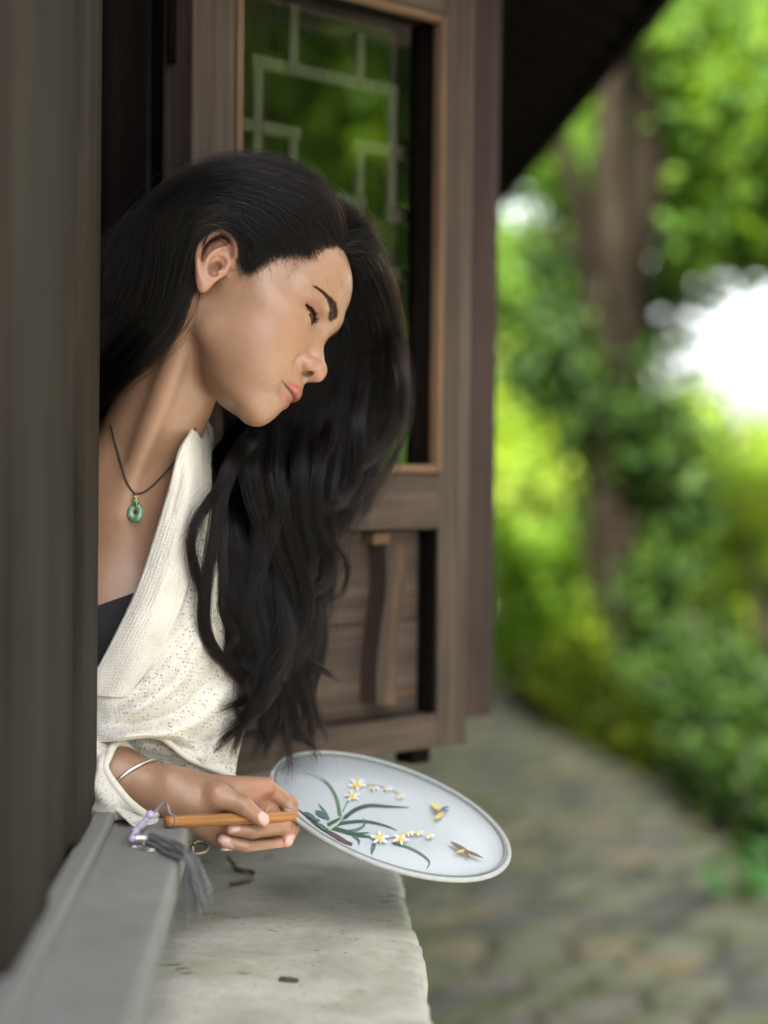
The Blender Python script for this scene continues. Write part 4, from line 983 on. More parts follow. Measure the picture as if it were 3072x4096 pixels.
# ------------------------------------------------------------------ clothes
def skin_hit(u, v, y0=1.70, lift=0.0):
    """first body surface point on the ray of pixel (u, v), lifted towards the camera"""
    d = CR.T @ np.array([(u - 384) / F, -(v - 512) / F, 1.0]); d = d / d[1]; Y = y0
    for _ in range(60):
        s = float(body_sdf(np.array([to_head(CAM + d * Y)]))[0]) / 1000.0
        Y += np.clip(s, -0.01, 0.03) * 0.8
    return CAM + d * (Y - lift)
def knit_material(name, holes, col=(0.80, 0.765, 0.69)):
    m = bpy.data.materials.new(name); m.use_nodes = True; t = m.node_tree; b = t.nodes['Principled BSDF']; o = t.nodes['Material Output']
    uv = mapped(t, (1, 1, 1), 'UV')
    n1 = noise(t, uv, 900, 3, 0.7); n0 = noise(t, uv, 30, 4, 0.6)
    c = ramp(t, [(0.3, tuple(x * 0.86 for x in col)), (0.7, tuple(min(x * 1.08, 0.9) for x in col))], n0).outputs[0]
    c = mixc(t, 0.35, c, mixc(t, 1.0, c, ramp(t, [(0.35, (0.80, 0.78, 0.74)), (0.65, (1.06, 1.06, 1.06))], n1).outputs[0], 'MULTIPLY'))
    t.links.new(c, b.inputs['Base Color']); b.inputs['Roughness'].default_value = 0.95; b.inputs['Specular IOR Level'].default_value = 0.1
    b.inputs['Sheen Weight'].default_value = 0.35; b.inputs['Sheen Roughness'].default_value = 0.5
    b.inputs['Subsurface Weight'].default_value = 0.12; b.inputs['Subsurface Scale'].default_value = 0.003; b.inputs['Subsurface Radius'].default_value = (1, 0.9, 0.75)
    vo = N(t, 'ShaderNodeTexVoronoi'); vo.inputs['Scale'].default_value = 330 if holes else 420; vo.inputs['Randomness'].default_value = 0.5
    t.links.new(mapped(t, (1.0, 0.72, 1), 'UV'), vo.inputs['Vector'])
    wv = N(t, 'ShaderNodeTexWave'); wv.inputs['Scale'].default_value = 95; wv.inputs['Distortion'].default_value = 1.2; wv.bands_direction = 'X'; t.links.new(uv, wv.inputs['Vector'])
    h = N(t, 'ShaderNodeMath', operation='MULTIPLY_ADD'); t.links.new(n1, h.inputs[0]); h.inputs[1].default_value = 0.6
    t.links.new(vo.outputs['Distance'], h.inputs[2])
    h2 = N(t, 'ShaderNodeMath', operation='MULTIPLY_ADD'); t.links.new(wv.outputs['Fac'], h2.inputs[0]); h2.inputs[1].default_value = 0.35 if not holes else 0.1; t.links.new(h.outputs[0], h2.inputs[2])
    bump(t, b, h2.outputs[0], 0.55, 0.0014)
    tl = N(t, 'ShaderNodeBsdfTranslucent'); t.links.new(c, tl.inputs['Color'])
    mx = N(t, 'ShaderNodeMixShader'); mx.inputs[0].default_value = 0.18; t.links.new(b.outputs[0], mx.inputs[1]); t.links.new(tl.outputs[0], mx.inputs[2])
    last = mx.outputs[0]
    if holes:
        at = N(t, 'ShaderNodeAttribute'); at.attribute_name = 'lace'
        hm = ramp(t, [(0.24, (1, 1, 1)), (0.36, (0, 0, 0))], vo.outputs['Distance']).outputs[0]
        big = ramp(t, [(0.36, (0, 0, 0)), (0.52, (0.62, 0.62, 0.62))], noise(t, uv, 70, 3, 0.6)).outputs[0]
        mm = N(t, 'ShaderNodeMath', operation='MULTIPLY'); t.links.new(hm, mm.inputs[0]); t.links.new(big, mm.inputs[1])
        m2 = N(t, 'ShaderNodeMath', operation='MULTIPLY'); t.links.new(mm.outputs[0], m2.inputs[0]); t.links.new(at.outputs['Fac'], m2.inputs[1])
        tr = N(t, 'ShaderNodeBsdfTransparent'); mz = N(t, 'ShaderNodeMixShader'); t.links.new(m2.outputs[0], mz.inputs[0]); t.links.new(last, mz.inputs[1]); t.links.new(tr.outputs[0], mz.inputs[2]); last = mz.outputs[0]
    t.links.new(last, o.inputs[0]); return m
def cloth_patch(name, rows, nu, nv, m, parent, folds=(), thick=0.0022, lace=None, seed=0, puff=0.0):
    """rows: control rows of (u,v,Y) -> cloth surface with folds, thickness and metric UVs"""
    R_ = np.array(rows, float)                                   # (rows, cols, 3)
    A = np.stack([catmull(r, nu) for r in R_])                   # (rows, nu, 3)
    A = np.stack([catmull(A[:, j], nv) for j in range(nu)], 1)   # (nv, nu, 3) pixel space
    Uq, Vq = A[..., 0], A[..., 1]
    disp = np.zeros(Uq.shape)
    for poly, amp, w in folds:
        C_ = catmull(np.array(poly, float), 40)
        dd = np.sqrt(((Uq[..., None] - C_[:, 0]) ** 2 + (Vq[..., None] - C_[:, 1]) ** 2)); j = dd.argmin(-1); dm = dd.min(-1)
        fade = np.interp(j, [0, 6, 33, 39], [0.25, 1, 1, 0.25]); disp += 1.5 * amp * np.exp(-(dm / w) ** 2) * fade
    disp += puff * nz2(Uq / 22, Vq / 22, 1.0, seed) * 0.5
    X = np.empty(A.shape)
    for i in range(nv):
        for j in range(nu): X[i, j] = px(Uq[i, j], Vq[i, j], A[i, j, 2] - disp[i, j] / 1000.0)
    n = nv * nu; idx = np.arange(n).reshape(nv, nu)
    Fq = np.stack([idx[:-1, :-1], idx[1:, :-1], idx[1:, 1:], idx[:-1, 1:]], -1).reshape(-1, 4)
    o = mesh_np(name, X.reshape(-1, 3), Fq, m, parent, True)
    uvx = np.concatenate([np.zeros((nv, 1)), np.cumsum(np.linalg.norm(np.diff(X, axis=1), axis=2), 1)], 1)
    uvy = np.concatenate([np.zeros((1, nu)), np.cumsum(np.linalg.norm(np.diff(X, axis=0), axis=2), 0)], 0)
    UV = np.stack([uvx, uvy.mean(1, keepdims=True) + 0 * uvx], -1).reshape(-1, 2)
    ul = o.data.uv_layers.new(name='UVMap'); li = np.empty(len(o.data.loops), np.int32); o.data.loops.foreach_get('vertex_index', li)
    ul.data.foreach_set('uv', UV[li].astype(np.float32).ravel())
    if lace is not None:
        at = o.data.attributes.new('lace', 'FLOAT', 'POINT'); at.data.foreach_set('value', lace(Uq, Vq).astype(np.float32).ravel())
    md = o.modifiers.new('thickness', 'SOLIDIFY'); md.thickness = thick; md.offset = 0
    return o
c2 = lambda x, y: (87.5 + .1808 * x, 375 + .1808 * y)
c3 = lambda x, y: (87.5 + .1432 * x, 712.5 + .1432 * y)
M_LACE = knit_material('cream_lace_knit', True); M_KNIT = knit_material('cream_dense_knit', False)
card_rows = [
    [(196, 408, 1.90), (198, 410, 1.908), (201, 413, 1.925), (205, 419, 1.945), (211, 428, 1.965)],
    [(192, 431, 1.832), (195, 431, 1.838), (199, 434, 1.855), (205, 440, 1.89), (214, 452, 1.94)],
    [(180, 452, 1.813), (186, 452, 1.815), (194, 455, 1.830), (205, 463, 1.868), (222, 480, 1.925)],
    [(171, 487, 1.808), (180, 487, 1.806), (192, 491, 1.816), (208, 500, 1.852), (235, 522, 1.915)],
    [(157, 534, 1.804), (169, 536, 1.800), (185, 541, 1.808), (208, 550, 1.838), (246, 572, 1.90)],
    [(138, 590, 1.795), (154, 594, 1.788), (175, 600, 1.794), (207, 608, 1.826), (250, 626, 1.892)],
    [(106, 656, 1.784), (130, 656, 1.774), (162, 657, 1.781), (202, 660, 1.815), (251, 674, 1.883)],
    [(86, 692, 1.779), (118, 694, 1.768), (155, 693, 1.777), (201, 696, 1.810), (249, 706, 1.875)],
    [(82, 716, 1.776), (114, 719, 1.762), (151, 718, 1.771), (196, 724, 1.803), (242, 736, 1.866)],
    [(82, 731, 1.766), (112, 731, 1.752), (150, 730, 1.768), (190, 745, 1.800), (237, 758, 1.858)],
    [(84, 741, 1.752), (118, 738.5, 1.743), (158, 737, 1.772), (190, 760, 1.800), (234, 777, 1.850)],
]
pj = lambda L: [c2(*p) for p in L]
folds = [
    (pj([(150, 1885), (330, 1810), (480, 1715), (580, 1560), (650, 1400)]), 7, 7),
    (pj([(110, 1950), (340, 1915), (540, 1830), (680, 1660), (740, 1500)]), -7, 6),
    (pj([(90, 2010), (290, 1985), (520, 1950), (680, 1850), (790, 1680)]), 7, 7),
    (pj([(200, 2100), (420, 2040), (600, 2050), (720, 1990), (850, 1850)]), -6, 7),
    (pj([(180, 1720), (380, 1620), (480, 1480), (540, 1300)]), -6, 6),
    (pj([(640, 480), (640, 700), (610, 950), (560, 1150), (500, 1330)]), -5, 4),
    (pj([(660, 700), (650, 900), (600, 1100)]), 5, 6),
    (pj([(560, 420), (570, 600), (545, 800)]), -4, 4),
    (pj([(330, 1100), (250, 1320), (170, 1520), (90, 1660)]), 3, 10),
    (pj([(640, 2150), (600, 2060), (450, 1995), (280, 2050)]), 6, 5),
    (pj([(740, 2190), (690, 2080), (650, 2000)]), -5, 5),
    (pj([(820, 2150), (800, 2000), (860, 1880)]), 4, 8),
]
bandl = catmull(np.array(pj([(640, 400), (640, 700), (600, 950), (540, 1180), (450, 1450), (330, 1650), (150, 1860), (40, 1980)])), 60)
def lace_zone(U_, V_):
    lim = np.interp(V_, bandl[:, 1], bandl[:, 0]); return sstep(-3, 5, U_ - lim)
def make_clothes(person):
    cg = cloth_patch('cardigan', card_rows, 110, 190, M_LACE, person, folds, 0.0024, lace_zone, 3, 1.6)
    # raised lapel edge
    ed = np.array([r[0] for r in card_rows], float); ed = catmull(ed, 70)
    tube('hem', [px(a, b_, c) for a, b_, c in ed], 0.0022, M_KNIT, cg, 8)
    ed = catmull(np.array(card_rows[-1], float), 60)
    tube('hem', [px(a, b_ - 0.5, c + 0.0005) for a, b_, c in ed], 0.0030, M_KNIT, cg, 8)
    # dense lapel band lying over the lace
    R0 = np.stack([catmull(np.array([row[j] for row in card_rows], float), 60) for j in range(5)], 1)      # (60, 5, 3)
    lr = []
    for k in range(6, 46, 4):
        e0 = R0[k, 0]; lim = float(np.interp(e0[1], bandl[:, 1], bandl[:, 0])); w = max(lim - e0[0], 9.0) * (0.95 if k > 8 else 0.8)
        row = []
        for f in (0.0, 0.3, 0.65, 1.0):
            u = e0[0] + w * f; Yc = float(np.interp(u, R0[k, :, 0], R0[k, :, 2])); vv = float(np.interp(u, R0[k, :, 0], R0[k, :, 1]))
            row.append((u - 1.0 + 0.8 * f, vv, Yc - 0.0055 + 0.002 * f))
        lr.append(row)
    cloth_patch('lapel', lr, 34, 120, M_KNIT, cg, [(pj([(560, 420), (560, 600), (520, 800), (450, 1050), (350, 1350)]), 2.0, 5), (pj([(520, 480), (500, 620), (450, 820)]), -1.6, 3)], 0.0030, None, 21, 1.0)
    # wide sleeve gathered round the forearm: rings from behind the boards to the cuff
    def ring(c, top, near, bot, far):
        return [top, near, bot, far]
    rings = [
        [(62, 722, 1.80), (46, 745, 1.752), (44, 785, 1.735), (56, 822, 1.742), (78, 830, 1.79), (88, 800, 1.835), (84, 750, 1.83)],
        [(92, 731, 1.788), (76, 748, 1.742), (74, 782, 1.722), (92, 818, 1.728), (118, 826, 1.775), (118, 800, 1.815), (108, 752, 1.812)],
        [(112, 737, 1.776), (96, 752, 1.734), (95, 780, 1.716), (116, 812, 1.718), (146, 826, 1.755), (142, 802, 1.80), (128, 757, 1.798)],
        [(122, 742.5, 1.768), (109, 754, 1.734), (107, 772, 1.722), (126, 798, 1.720), (156, 821, 1.745), (152, 806, 1.79), (138, 762, 1.788)],
    ]
    nr_, na = 26, 72
    Rg = []
    for r in rings:
        q = np.array(r + r[:1] + r[1:2] + r[2:3], float); m_ = len(r)
        P_ = np.vstack([q[-4 + 0:][:0], np.array([r[-1]] + r + [r[0], r[1]], float)])
        t = np.linspace(0, m_, na, endpoint=False); i = t.astype(int); s = (t - i)[:, None]
        p0, p1, p2, p3 = P_[i], P_[i + 1], P_[i + 2], P_[(i + 3) % len(P_)]
        Rg.append(0.5 * ((2 * p1) + (-p0 + p2) * s + (2 * p0 - 5 * p1 + 4 * p2 - p3) * s * s + (-p0 + 3 * p1 - 3 * p2 + p3) * s ** 3))
    Rg = np.stack(Rg); Rg = np.stack([catmull(Rg[:, j], nr_) for j in range(na)], 1)     # (nr, na, 3) px
    X = np.array([[px(*Rg[i, j]) for j in range(na)] for i in range(nr_)])
    cen = X.mean(1, keepdims=True); rad = X - cen; L_ = np.linalg.norm(rad, axis=2, keepdims=True)
    th = np.linspace(0, 2 * np.pi, na, endpoint=False)[None]; tt = np.linspace(0, 1, nr_)[:, None]
    wr = 0.0042 * np.sin(th * 3 + 9 * tt + 1.2) * np.sin(np.pi * tt) + 0.0030 * np.sin(th * 5 - 13 * tt) * (1 - tt * 0.7)
    X = cen + rad / L_ * (L_ + wr[..., None])
    X[..., 2] = np.maximum(X[..., 2], SILL_Z + 0.004)
    V = X.reshape(-1, 3); idx = np.arange(nr_ * na).reshape(nr_, na)
    Fq = np.stack([idx[:-1], np.roll(idx[:-1], -1, 1), np.roll(idx[1:], -1, 1), idx[1:]], -1).reshape(-1, 4)
    sl = mesh_np('sleeve', V, Fq, M_LACE, cg, True)
    UV = np.stack([np.broadcast_to(th / (2 * np.pi) * 0.24, (nr_, na)), np.broadcast_to(tt * 0.11, (nr_, na))], -1).reshape(-1, 2)
    ul = sl.data.uv_layers.new(name='UVMap'); li = np.empty(len(sl.data.loops), np.int32); sl.data.loops.foreach_get('vertex_index', li)
    ul.data.foreach_set('uv', UV[li].astype(np.float32).ravel())
    at = sl.data.attributes.new('lace', 'FLOAT', 'POINT'); at.data.foreach_set('value', np.broadcast_to(0.75 * (tt < 0.86), (nr_, na)).astype(np.float32).ravel())
    md = sl.modifiers.new('thickness', 'SOLIDIFY'); md.thickness = 0.003; md.offset = 0
    tube('hem', list(X[-1]), 0.0036, M_KNIT, cg, 10, closed=True)
    # loose end of the sleeve lying under the wrist on the sill
    rows = [[(112, 806, 1.716), (122, 816, 1.712), (132, 826, 1.708), (142, 834, 1.706)], [(132, 812, 1.735), (143, 819, 1.728), (152, 827, 1.720), (160, 834, 1.715)],
            [(152, 815, 1.757), (160, 820, 1.750), (168, 827, 1.740), (174, 833, 1.733)], [(168, 817, 1.772), (174, 821, 1.766), (179, 827, 1.757), (182, 832, 1.750)]]
    fl = cloth_patch('sleeve', rows, 30, 30, M_LACE, cg, [(((118, 812), (140, 822), (165, 825)), 4, 4)], 0.003, lambda a, b_: 0.8 + 0 * a, 9, 1.0)
    rows = [[(108, 722, 1.80), (150, 724, 1.80), (192, 735, 1.82), (237, 752, 1.866)], [(108, 752, 1.806), (150, 756, 1.806), (192, 760, 1.822), (235, 766, 1.862)], [(108, 790, 1.806), (150, 788, 1.806), (192, 782, 1.822), (233, 778, 1.857)]]
    cloth_patch('sleeve', rows, 60, 40, M_LACE, cg, [(((130, 742), (170, 752), (200, 775)), 5, 6), (((160, 738), (195, 750), (215, 775)), -4, 5)], 0.003, lambda a, b_: 0.9 + 0 * a, 12, 1.5)
    # black top below the neckline
    n = len(bv); X0 = BODY_V[:n]; qz = X0
    nl_a = skin_hit(98, 606); nl_b = skin_hit(137, 592)
    lim = nl_a[2] + (qz[:, 0] - nl_a[0]) * (nl_b[2] - nl_a[2]) / (nl_b[0] - nl_a[0])
    lim = np.where(qz[:, 0] > nl_b[0], nl_b[2] + np.minimum(1.2 * (qz[:, 0] - nl_b[0]), 0.05), lim)
    keep = (qz[:, 2] < lim)
    fm = keep[BODY_F[:len(bf)]].any(1); fs = BODY_F[:len(bf)][fm]
    used = np.unique(fs); mp = np.full(n, -1); mp[used] = np.arange(len(used))
    me = person.data; nr2 = np.empty(len(me.vertices) * 3, np.float32); me.vertices.foreach_get('normal', nr2); nr2 = nr2.reshape(-1, 3)
    M_TOP, t, b = new_mat('black_jersey'); b.inputs['Base Color'].default_value = (0.008, 0.008, 0.010, 1); b.inputs['Roughness'].default_value = 0.85
    b.inputs['Sheen Weight'].default_value = 0.15
    bump(t, b, noise(t, mapped(t, (1, 1, 1), 'Object'), 1500, 2, 0.6), 0.3, 0.0004)
    XT = X0[used].copy(); XT[:, 2] = np.minimum(XT[:, 2], lim[used])
    mesh_np('tank_top', XT + nr2[used] * 0.0018, mp[fs], M_TOP, person, True)
# ================================================================== hair
def simple_sdf(q):
    """cheap collision body for hair, head frame mm"""
    q = np.asarray(q, np.float32)
    p = q.copy(); p[:, 1] = np.abs(p[:, 1])
    d = sd_ell(p, (-2, 0, 49), (92, 72.5, 81))
    d = smin(d, sd_ell(p, (34, 0, -8), (53, 59, 64)), 34)
    d = smin(d, sd_ell(p, (46, 0, -50), (41, 42, 40)), 16)
    d = np.minimum(d, sd_ell(p, (52, 0, -10), (40, 42, 50)))
    return np.minimum(d, torso_sdf(q))
def push_out(S, delta, it=3):
    """move strand points (head frame) outside the collision body by delta (n,k)"""
    sh = S.shape; X = S.reshape(-1, 3).copy(); D = np.broadcast_to(delta, sh[:2]).reshape(-1)
    for _ in range(it):
        d = simple_sdf(X); bad = d < D
        if not bad.any(): break
        Y = X[bad]; e = 1.0; g = np.empty_like(Y)
        for ax in range(3):
            o = np.zeros(3); o[ax] = e
            g[:, ax] = simple_sdf(Y + o) - simple_sdf(Y - o)
        g /= np.linalg.norm(g, axis=1)[:, None] + 1e-9
        X[bad] = Y + g * (D[bad] - d[bad])[:, None]
    return X.reshape(sh)
def smooth_noise(rg, n, k, freq, dim=3):
    """per-strand smooth noise (n,k,dim)"""
    m = max(int(freq) + 2, 3); C_ = rg.normal(0, 1, (n, m, dim)); t = np.linspace(0, m - 1, k)
    i = np.minimum(t.astype(int), m - 2); f = (t - i); f = (f * f * (3 - 2 * f))[None, :, None]
    return C_[:, i] * (1 - f) + C_[:, i + 1] * f
CLUMP_ID = [None]
def guide_strands(guides, n, k, rg, spread, root_jit=1.5, clumps=60, clump=0.7, wav=1.0, sdist=None, cut=(0.8, 1.0), start=0.2):
    """interpolated strands between ordered guides (head frame mm); spread: half-thickness profile along the strand"""
    G = np.stack([catmull(g, k) for g in guides]); g = len(G)
    s = rg.random(n) if sdist is None else sdist(rg, n)
    def at(s):
        x = s * (g - 1); i = np.minimum(x.astype(int), g - 2); f = (x - i)[:, None, None]; f = f * f * (3 - 2 * f) * 0.5 + f * 0.5
        return G[i] * (1 - f) + G[i + 1] * f
    t = np.linspace(0, 1, k)
    spr = np.interp(t, np.linspace(0, 1, len(spread)), spread)[None, :, None]
    # clump centres follow their own smooth wander
    cs = np.sort(rg.random(clumps)); coff = rg.normal(0, 1, (clumps, 1, 3)); cw = smooth_noise(rg, clumps, k, 5) * wav
    ramp_ = np.clip(t * 1.6, 0, 1)[None, :, None]
    CC = at(cs) + (coff * spr * 0.8 + cw * spr * 0.55) * ramp_
    ci = np.clip(np.searchsorted(cs, s + rg.normal(0, 0.5 / clumps, n)), 0, clumps - 1)
    CLUMP_ID[0] = ci
    own = at(s) + rg.normal(0, 1, (n, 1, 3)) * (spr * 0.7 + root_jit * (1 - t)[None, :, None])
    w = clump * np.clip(t * 1.3 - 0.1, 0, 1)[None, :, None]
    tight = rg.normal(0, 1, (n, 1, 3)) * (3.4 - 2.1 * t)[None, :, None] + smooth_noise(rg, n, k, 6) * 0.9 * t[None, :, None]
    S = own * (1 - w) + (CC[ci] + tight) * w
    # random length
    L = rg.uniform(cut[0], cut[1], n)[:, None]
    st = rg.random(n)[:, None] * start * (rg.random(n)[:, None] < 0.8)
    tt = np.clip(st + t[None] * (L - st), 0, 1) * (k - 1); i = np.minimum(tt.astype(int), k - 2); f = (tt - i)[..., None]
    idx = np.arange(n)[:, None]
    return S[idx, i] * (1 - f) + S[idx, i + 1] * f
def HP(*pts):
    """mixed control list: ('h', a, b, c) head mm, or (u, v, Y) pixel+depth -> head mm"""
    return np.array([p[1:] if p[0] == 'h' else to_head(px(*p)) for p in pts], float)
rgh = np.random.default_rng(3)
M_HAIR = hair_material('black_hair', 1.0, 0.15, 0.20, 0.25, 1.36)
K = 26
# --- near side: from hairline and parting swept back over the ear, down behind the shoulder
tail = lambda d: [(176 - d * 15, 318 - d * 12, 1.775 + d * 0.012), (140 - d * 14, 358 - d * 9, 1.785 + d * 0.01), (100 - d * 12, 392 - d * 8, 1.81), (60 - d * 8, 440, 1.85), (30, 520, 1.92)]
near = [
    HP(('h', 19, -67, 12), ('h', 12, -73, 34), ('h', -14, -82, 46), ('h', -36, -84, 26), *tail(0)),
    HP(('h', 28, -65, 33), ('h', 12, -75, 48), ('h', -18, -83, 52), ('h', -44, -83, 32), *tail(0.5)),
    HP(('h', 40, -59, 48), ('h', 20, -73, 60), ('h', -12, -82, 62), ('h', -46, -82, 46), ('h', -62, -76, 20), *tail(1)),
    HP(('h', 54, -46, 60), ('h', 30, -68, 76), ('h', -4, -79, 78), ('h', -42, -80, 62), ('h', -70, -72, 26), *tail(1.6)),
    HP(('h', 62, -34, 76), ('h', 36, -60, 94), ('h', 2, -72, 94), ('h', -44, -76, 76), ('h', -84, -66, 30), *tail(2.2)),
    HP(('h', 70, -12, 96), ('h', 44, -44, 115), ('h', 6, -62, 112), ('h', -44, -70, 92), ('h', -90, -60, 36), *tail(2.9)),
    HP(('h', 62, -4, 112), ('h', 34, -34, 130), ('h', -8, -52, 126), ('h', -58, -58, 98), ('h', -98, -50, 40), *tail(3.6)),
    HP(('h', 40, -4, 128), ('h', 14, -24, 140), ('h', -32, -38, 132), ('h', -76, -44, 96), ('h', -104, -38, 40), *tail(4.4)),
    HP(('h', 10, -4, 138), ('h', -16, -14, 144), ('h', -54, -24, 126), ('h', -90, -30, 90), ('h', -108, -28, 36), *tail(5.2)),
]
S1 = guide_strands(near, 9000, K, rgh, [2.0, 7, 9, 10, 11, 10, 12, 14], 2.2, 130, 0.62, 0.5, cut=(0.9, 1.0))
dl = 1.5 + 10 * np.abs(rgh.normal(0, 0.55, len(S1)))[:, None] * np.clip(np.linspace(0, 6, K), 0, 1)[None]
S1 = push_out(S1, np.minimum(dl, 16))
# --- far side: from the parting forward over the brow side, hanging in a long wavy curtain
far = [
    HP(('h', 68, -14, 100), ('h', 80, -4, 116), ('h', 90, 14, 118), (374, 254, 1.875), (396, 300, 1.90), (408, 352, 1.915), (415, 398, 1.925), (404, 436, 1.925), (378, 466, 1.92), (346, 486, 1.915)),
    HP(('h', 62, -14, 108), ('h', 74, 0, 125), ('h', 84, 22, 124), (368, 256, 1.885), (388, 310, 1.91), (396, 370, 1.925), (388, 425, 1.93), (366, 475, 1.925), (342, 515, 1.915), (336, 560, 1.91), (318, 590, 1.905)),
    HP(('h', 54, -14, 116), ('h', 64, 4, 133), ('h', 72, 30, 130), (358, 252, 1.90), (378, 320, 1.92), (380, 390, 1.935), (358, 450, 1.93), (332, 510, 1.92), (316, 575, 1.91), (322, 630, 1.905), (308, 668, 1.90)),
    HP(('h', 44, -14, 124), ('h', 50, 8, 140), ('h', 56, 38, 136), (345, 256, 1.915), (364, 330, 1.935), (362, 400, 1.94), (342, 470, 1.93), (312, 545, 1.905), (316, 620, 1.895), (306, 690, 1.89), (318, 742, 1.885)),
    HP(('h', 30, -14, 132), ('h', 34, 10, 145), ('h', 36, 42, 140), (326, 262, 1.935), (344, 340, 1.945), (338, 410, 1.945), (310, 480, 1.92), (292, 560, 1.89), (302, 640, 1.88), (286, 710, 1.875), (292, 748, 1.87)),
    HP(('h', 18, -5, 137), ('h', 16, 40, 144), ('h', 10, 84, 100), ('h', 12, 92, 40), (318, 420, 1.95), (284, 480, 1.915), (268, 560, 1.875), (286, 640, 1.865), (268, 715, 1.865), (246, 768, 1.86)),
    HP(('h', 0, -5, 140), ('h', -6, 40, 142), ('h', -14, 84, 96), ('h', -14, 92, 36), (286, 410, 1.96), (252, 470, 1.915), (238, 545, 1.87), (258, 625, 1.86), (262, 700, 1.86), (278, 742, 1.855)),
    HP(('h', -20, -5, 138), ('h', -28, 40, 134), ('h', -38, 82, 88), ('h', -40, 86, 30), (248, 410, 1.96), (226, 466, 1.91), (226, 535, 1.865), (240, 605, 1.858), (252, 664, 1.855), (262, 715, 1.855)),
    HP(('h', -40, -5, 130), ('h', -52, 36, 120), ('h', -62, 74, 74), ('h', -64, 74, 18), (232, 418, 1.955), (214, 462, 1.90), (218, 520, 1.86), (232, 585, 1.855), (246, 645, 1.855), (254, 690, 1.855)),
]
def curl(S, rg, clid, amp, turns, start):
    """wave each strand with its clump's phase"""
    n, k = S.shape[:2]; m = clid.max() + 1
    ph = rg.uniform(0, 6.28, m)[clid][:, None] + rg.normal(0, 0.25, n)[:, None]; tn = (turns * rg.uniform(0.75, 1.3, m))[clid][:, None]
    am = (amp * rg.uniform(0.5, 1.35, m))[clid][:, None] * rg.uniform(0.85, 1.15, n)[:, None]
    t = np.linspace(0, 1, k)[None]; w = np.clip((t - start) / (1 - start), 0, 1) ** 1.1
    X1 = HB.T @ CR[0]; Y1 = HB.T @ CR[2]
    o = (am * w * np.sin(6.283 * tn * t + ph))[..., None] * X1 + (am * 0.7 * w * np.cos(6.283 * tn * t + ph))[..., None] * Y1
    return S + o - o[:, :1]
S2 = guide_strands(far, 8600, K + 14, rgh, [3.5, 8, 10, 10, 9, 8, 9, 12, 15, 17], 2.5, 52, 0.97, 1.0, cut=(0.80, 1.0), start=0.08, sdist=lambda rg, n: np.clip(rg.beta(1.35, 0.95, n), 0, 1))
S2 = curl(S2, rgh, CLUMP_ID[0], 12.0, 2.2, 0.45)
dl = 1.5 + 12 * np.abs(rgh.normal(0, 0.55, len(S2)))[:, None] * np.clip(np.linspace(0, 8, K + 14), 0, 1)[None]
S2 = push_out(S2, np.minimum(dl, 20))
# --- separate wavy locks over the shoulder
def lock_y(u): return float(np.interp(u, [190, 205, 220, 240, 260, 300, 340], [1.790, 1.801, 1.816, 1.836, 1.848, 1.864, 1.885]))
locks = [
    (330, 4.0, [(268, 415), (256, 436), (243, 454), (222, 485), (199, 517), (191, 547), (199, 584), (206, 615)]),
    (420, 4.5, [(262, 418), (238, 450), (222, 490), (214, 535), (206, 584), (204, 621), (214, 650), (234, 669), (254, 684), (268, 706), (280, 726), (300, 737), (313, 735)]),
    (420, 5.5, [(262, 425), (251, 471), (262, 519), (256, 570), (250, 616), (256, 655), (259, 682), (248, 698), (221, 711)]),
    (460, 6.0, [(276, 430), (274, 485), (292, 547), (305, 593), (302, 627), (288, 661), (274, 689), (265, 726), (251, 762)]),
    (400, 5.0, [(300, 425), (299, 471), (302, 519), (311, 559), (304, 598), (308, 641), (294, 669), (307, 706), (313, 742)]),
    (240, 4.0, [(330, 420), (318, 470), (316, 522), (331, 553), (328, 580), (312, 597)]),
    (90, 2.2, [(345, 430), (334, 490), (333, 536), (347, 564), (342, 593), (321, 601)]),
    (320, 5.0, [(366, 380), (358, 428), (357, 471), (345, 498), (324, 508), (308, 500)]),
    (110, 2.6, [(296, 560), (300, 620), (302, 655), (319, 667), (340, 682)]),
    (200, 3.0, [(286, 560), (290, 640), (291, 684), (306, 706), (301, 723), (281, 722)]),
    (180, 3.0, [(262, 560), (262, 650), (254, 698), (242, 728), (233, 756)]),
    (150, 3.0, [(222, 500), (224, 570), (222, 610), (236, 636), (226, 652)]),
    (260, 5.0, [(290, 450), (282, 500), (262, 560), (244, 620), (262, 670), (284, 700), (268, 740)]),
    (240, 5.0, [(242, 440), (252, 500), (278, 560), (296, 610), (284, 660), (290, 700), (302, 746)]),
    (300, 5.0, [(392, 330), (402, 375), (400, 418), (380, 452), (352, 470)]),
]
LK = []
for i, (n, w, P_) in enumerate(locks):
    g = np.array([to_head(px(u, v, lock_y(u))) for u, v in P_]); g[0] += HB.T @ np.array([0, 25.0, 0])
    C_ = catmull(g, K); t = np.linspace(0, 1, K); prof = np.interp(t, [0, .15, .6, .9, 1], [1.3, 1.1, 1.0, 0.7, 0.45]) * w
    S = C_[None] + rgh.normal(0, 0.55, (n, 1, 3)) * prof[None, :, None] + smooth_noise(rgh, n, K, 4) * (0.5 + 1.8 * t ** 1.5)[None, :, None]
    L_ = rgh.uniform(0.82, 1.0, n)[:, None] * t[None] * (K - 1); ii = np.minimum(L_.astype(int), K - 2); f = (L_ - ii)[..., None]; ix = np.arange(n)[:, None]
    LK.append(S[ix, ii] * (1 - f) + S[ix, ii + 1] * f)
S7 = np.concatenate(LK)
# --- back layer behind the face, filling the curtain
fill = [g + np.array([0, 0, 0]) + (np.linspace(0, 1, len(g)) ** 0.5)[:, None] * (HB.T @ np.array([0.0, 22.0, 0.0])) for g in far[2:8]]
S6 = guide_strands(fill, 3500, K, rgh, [3, 9, 14, 14, 12, 11, 10, 10], 2.5, 60, 0.7, 0.8, cut=(0.50, 0.72))
